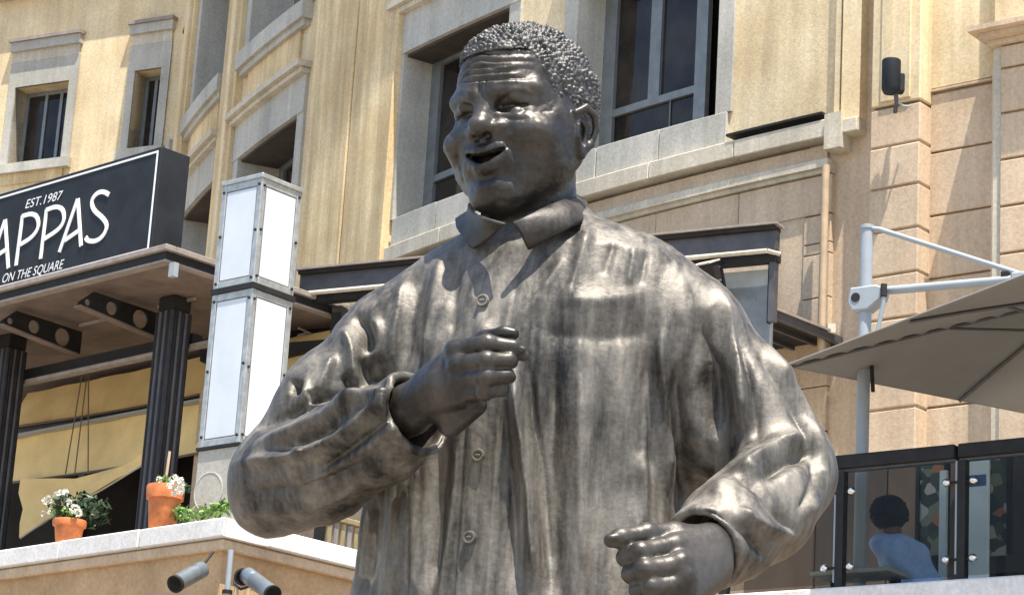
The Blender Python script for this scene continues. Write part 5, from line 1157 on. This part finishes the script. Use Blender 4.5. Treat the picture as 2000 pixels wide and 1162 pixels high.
# --- person sitting behind the glass, seen from behind
PD = -.75
def FP(x, y, w_): return FR.pt(x, y, w_)
per = thing('person', 'person with rounded dark hair and a blue shirt sitting behind the glass with head bowed', 'person', tuple(FP(1760, 1120, PD)))
h_c = FP(1740, 1015, PD); sh1, sh2 = FP(1722, 1062, PD + .04), FP(1792, 1082, PD - .05); hip = FP(1800, 1150, PD - .15)
M_HAIRB = mat('dark_hair', (.012, .010, .009), .8, bump=.6, bscale=70); M_SKINB = mat('brown_skin', (.16, .085, .05), .5, var=.1, scale=15); M_SHIRTB = mat('blue_shirt', (.34, .50, .86), .8, var=.15, scale=12, bump=.3, bscale=14); M_TROUS = mat('dark_trousers', (.03, .03, .035), .8)
s = Sculpt(np.minimum(h_c, hip) - .45, np.maximum(h_c, hip) + .45, .014)
up_ = np.array([0, 0, 1.0]); fwd = np.array([-FR.n[0], -FR.n[1], 0])
s.ell(h_c, (.085, .10, .12), 0); s.cone(h_c - up_ * .08, (sh1 + sh2) / 2 + up_ * .02, .055, .06, .03); s.ball(h_c + fwd * .09 - up_ * .02, .02, .02)
s.cone((sh1 + sh2) / 2, hip, .11, .12, .04); s.cone(sh1, sh1 + fwd * .18 - up_ * .22, .05, .04, .03); s.cone(sh1 + fwd * .18 - up_ * .22, h_c + fwd * .15 - up_ * .22, .04, .035, .03)
s.cone(sh2, sh2 + fwd * .15 - up_ * .24, .05, .04, .03)
for d_ in (-.07, .07): s.cone(hip + FR.t[0] * np.array([d_, 0, 0]), hip + fwd * .40 + np.array([d_, 0, .02]), .085, .07, .05); s.cone(hip + fwd * .40 + np.array([d_, 0, .02]), hip + fwd * .40 + np.array([d_, 0, -.42]), .065, .05, .04)
V, Q = s.mesh(); big_mesh('body', V, Q, M_SKINB, per)
s = Sculpt(h_c - .3, h_c + .3, .012); s.ell(h_c + up_ * .045 - fwd * .03, (.135, .13, .125), 0); s.ell(h_c + fwd * .12 - up_ * .06, (.09, .08, .13), .01, neg=True)
V, Q = s.mesh(); N = vnormals(V, Q); V = V + N * (rng.normal(size=len(V)) * .006)[:, None]; big_mesh('hair', V, Q, M_HAIRB, per)
s = Sculpt(np.minimum(sh1, hip) - .4, np.maximum(sh2, hip) + .4, .013); mid_ = (sh1 + sh2) / 2
s.cone(mid_ - up_ * .02, hip + up_ * .02, .135, .145, 0); s.cone(sh1, sh2, .075, .075, .05); s.cone(sh1, sh1 + fwd * .12 - up_ * .15, .072, .06, .04); s.cone(sh2, sh2 + fwd * .10 - up_ * .16, .072, .06, .04)
V, Q = s.mesh(); N = vnormals(V, Q); px_ = V * 9; V = V + N * (.010 * noise2(px_[:, 0] + px_[:, 2], px_[:, 2] - px_[:, 1], 9))[:, None]; big_mesh('shirt', V, Q, M_SHIRTB, per)
stl = thing('stool', 'dark stool under the person in the blue shirt', 'stool', (hip[0], hip[1], zs1)); m = MB(); m.lathe([(.17, 0), (.18, .015), (.18, .04), (.16, .05)], (hip[0], hip[1], max(zs1 + .02, hip[2] - .17)), 18); m.build('seat', M_DARK, stl); m = MB(); m.tube([(hip[0], hip[1], zs1), (hip[0], hip[1], max(zs1 + .021, hip[2] - .17))], .03, 8); m.build('stem', M_DARK, stl)

# --- cantilever umbrella
um = thing('cantilever_umbrella', 'large taupe cantilever umbrella on a white pole with a crank housing', 'umbrella', tuple(at(1684, 870, 18.5)[:2]) + (zs1,))
pb_ = at(1684, 870, 18.5); pt_ = at(1684, 445, 18.5)
M_UMB = mat('taupe_canvas', (.21, .195, .17), .9, var=.05, scale=4, bump=.1, bscale=60); M_RIB = mat('umbrella_rib', (.06, .055, .05), .5)
m = MB(); m.tube([(pb_[0], pb_[1], zs1), (pb_[0], pb_[1], pt_[2])], .047, 16); m.build('pole', M_PAINTW, um, smooth=True, bevel=0)
m = MB(); m.lathe([(.055, 0), (.055, .025), (.03, .035)], (pb_[0], pb_[1], pt_[2] - .01), 16); m.build('pole_cap', M_PAINTW, um, smooth=True)
m = MB(); m.lathe([(.30, 0), (.30, .03), (.06, .06)], (pb_[0], pb_[1], zs1), 20); m.build('base_plate', M_DARK, um, smooth=True)
hubx = np.array([3.99, 17.65]); hd = np.array([*(hubx - pb_[:2]), 0]); Lh = np.linalg.norm(hd); hd /= Lh
za_ = at(1700, 585, 18.5)[2]; side = np.array([-hd[1], hd[0], 0])
m = MB(); o_ = np.array([pb_[0], pb_[1], za_])
# crank housing: rounded block with an opening at its left end
prof = [(-.10, .08), (.10, .085), (.17, .06), (.15, -.02), (.04, -.10), (-.08, -.10), (-.115, -.03)]
v = [o_ + hd * a + side * w_ + np.array([0, 0, z]) for w_ in (-.065, .065) for a, z in prof]; n = len(prof)
m.add(v, [tuple(range(n)), tuple(range(2 * n - 1, n - 1, -1))] + [(i, n + i, n + (i + 1) % n, (i + 1) % n) for i in range(n)]); m.build('crank_housing', M_PAINTW, um, bevel=.012)
m = MB(); m.lathe([(.035, 0), (.035, .004), (.0, .004)], tuple(o_ + hd * -.05 - side * .066 + np.array([0, 0, .0])), 14, tuple(-side)); m.build('housing_hole', M_DARK, um)
arm0 = o_ + hd * .10 + np.array([0, 0, .05]); 
ue = atz(2000, 548, 0) if False else None
arm1 = np.array([hubx[0], hubx[1], arm0[2] - .02]) + hd * .15
m = MB(); m.tube([arm0, arm1], .032, 12); m.build('arm', M_PAINTW, um, smooth=True)
stp = arm0 + (arm1 - arm0) * (.62); top_ = np.array([pb_[0], pb_[1], pt_[2] - .01])
m = MB(); m.tube([top_ + hd * .04, top_ + hd * .10 - np.array([0, 0, .012]), stp + np.array([0, 0, .04])], .020, 10); m.build('strut', M_PAINTW, um, smooth=True)
m = MB(); m.box(stp, .05, .04, .045, hd, side, (0, 0, 1)); m.build('slider', M_PAINTW, um, bevel=.01)
m = MB(); m.box(stp - hd * .10 + np.array([0, 0, .045]), .03, .025, .02, hd, side, (0, 0, 1)); m.build('slider_grip', M_DARK, um, bevel=.006)
ck0 = o_ + hd * .17 - side * .07 + np.array([0, 0, .03]); ck1 = at(1702, 705, 18.42)
m = MB(); m.tube([ck0, ck0 + np.array([0, 0, -.09]), ck1], .016, 8); m.build('crank_rod', M_PAINTW, um, smooth=True)
m = MB(); m.tube([ck1, at(1705, 765, 18.42)], .015, 8); m.build('crank_handle', M_DARK, um, smooth=True)
m = MB(); m.box(ck0 + np.array([0, 0, .0]), .022, .022, .05); m.build('crank_joint', M_DARK, um, bevel=.006)
e1_ = np.array([.9, .436]); e2_ = np.array([-.436, .9]); HZ, RZ, A_ = 7.08, 6.62, 1.50
H_ = np.array([hubx[0], hubx[1], HZ]); N_ = 12
def can_pt(a, b_, s_=1.0):
    r = max(abs(a), abs(b_)); z = HZ + (RZ - HZ) * r; 
    dg = min(abs(a), abs(b_)) / (r + 1e-6)
    sag = -.05 * math.sin(math.pi * r) * (1 - abs(2 * abs((dg * 1.0)) - 1)); z += sag * .6 + .05 * r * (1 - r)
    q = hubx + (e1_ * a + e2_ * b_) * A_; return np.array([q[0], q[1], z])
def canopy(dz):
    v = []; n = 24
    for i in range(n + 1):
        for j in range(n + 1): v.append(can_pt(-1 + 2 * i / n, -1 + 2 * j / n) + np.array([0, 0, dz]))
    return v, [(i * (n + 1) + j, (i + 1) * (n + 1) + j, (i + 1) * (n + 1) + j + 1, i * (n + 1) + j + 1) for i in range(n) for j in range(n)]
v, f = canopy(0); k = len(v); v2, _ = canopy(-.006); m = MB(); m.add(v, f); m.add(v2, [q[::-1] for q in f]); m.build('canopy_fabric', M_UMB, um, smooth=True)
for (a, b_) in ((-1, -1), (1, -1), (1, 1), (-1, 1), (0, -1), (0, 1), (-1, 0), (1, 0)):
    m = MB(); m.tube([can_pt(a * t, b_ * t) - np.array([0, 0, .02]) for t in (.04, .35, .7, .99)], .013, 6); m.build('rib', M_RIB, um, smooth=True)
    m = MB(); m.tube([H_ - np.array([0, 0, .28]), can_pt(a * .45, b_ * .45) - np.array([0, 0, .03])], .011, 6); m.build('stretcher', M_RIB, um, smooth=True)
for (a, b_, c, d_) in ((-1, -1, 1, -1), (1, -1, 1, 1), (1, 1, -1, 1), (-1, 1, -1, -1)):
    m = MB(); m.tube([can_pt(a + (c - a) * t / 24, b_ + (d_ - b_) * t / 24) for t in range(25)], .009, 6); m.build('hem', M_UMB, um)
m = MB(); m.tube([np.array([hubx[0], hubx[1], HZ - .30]), np.array([hubx[0], hubx[1], arm0[2]])], .03, 10); m.build('hub', M_PAINTW, um, smooth=True)
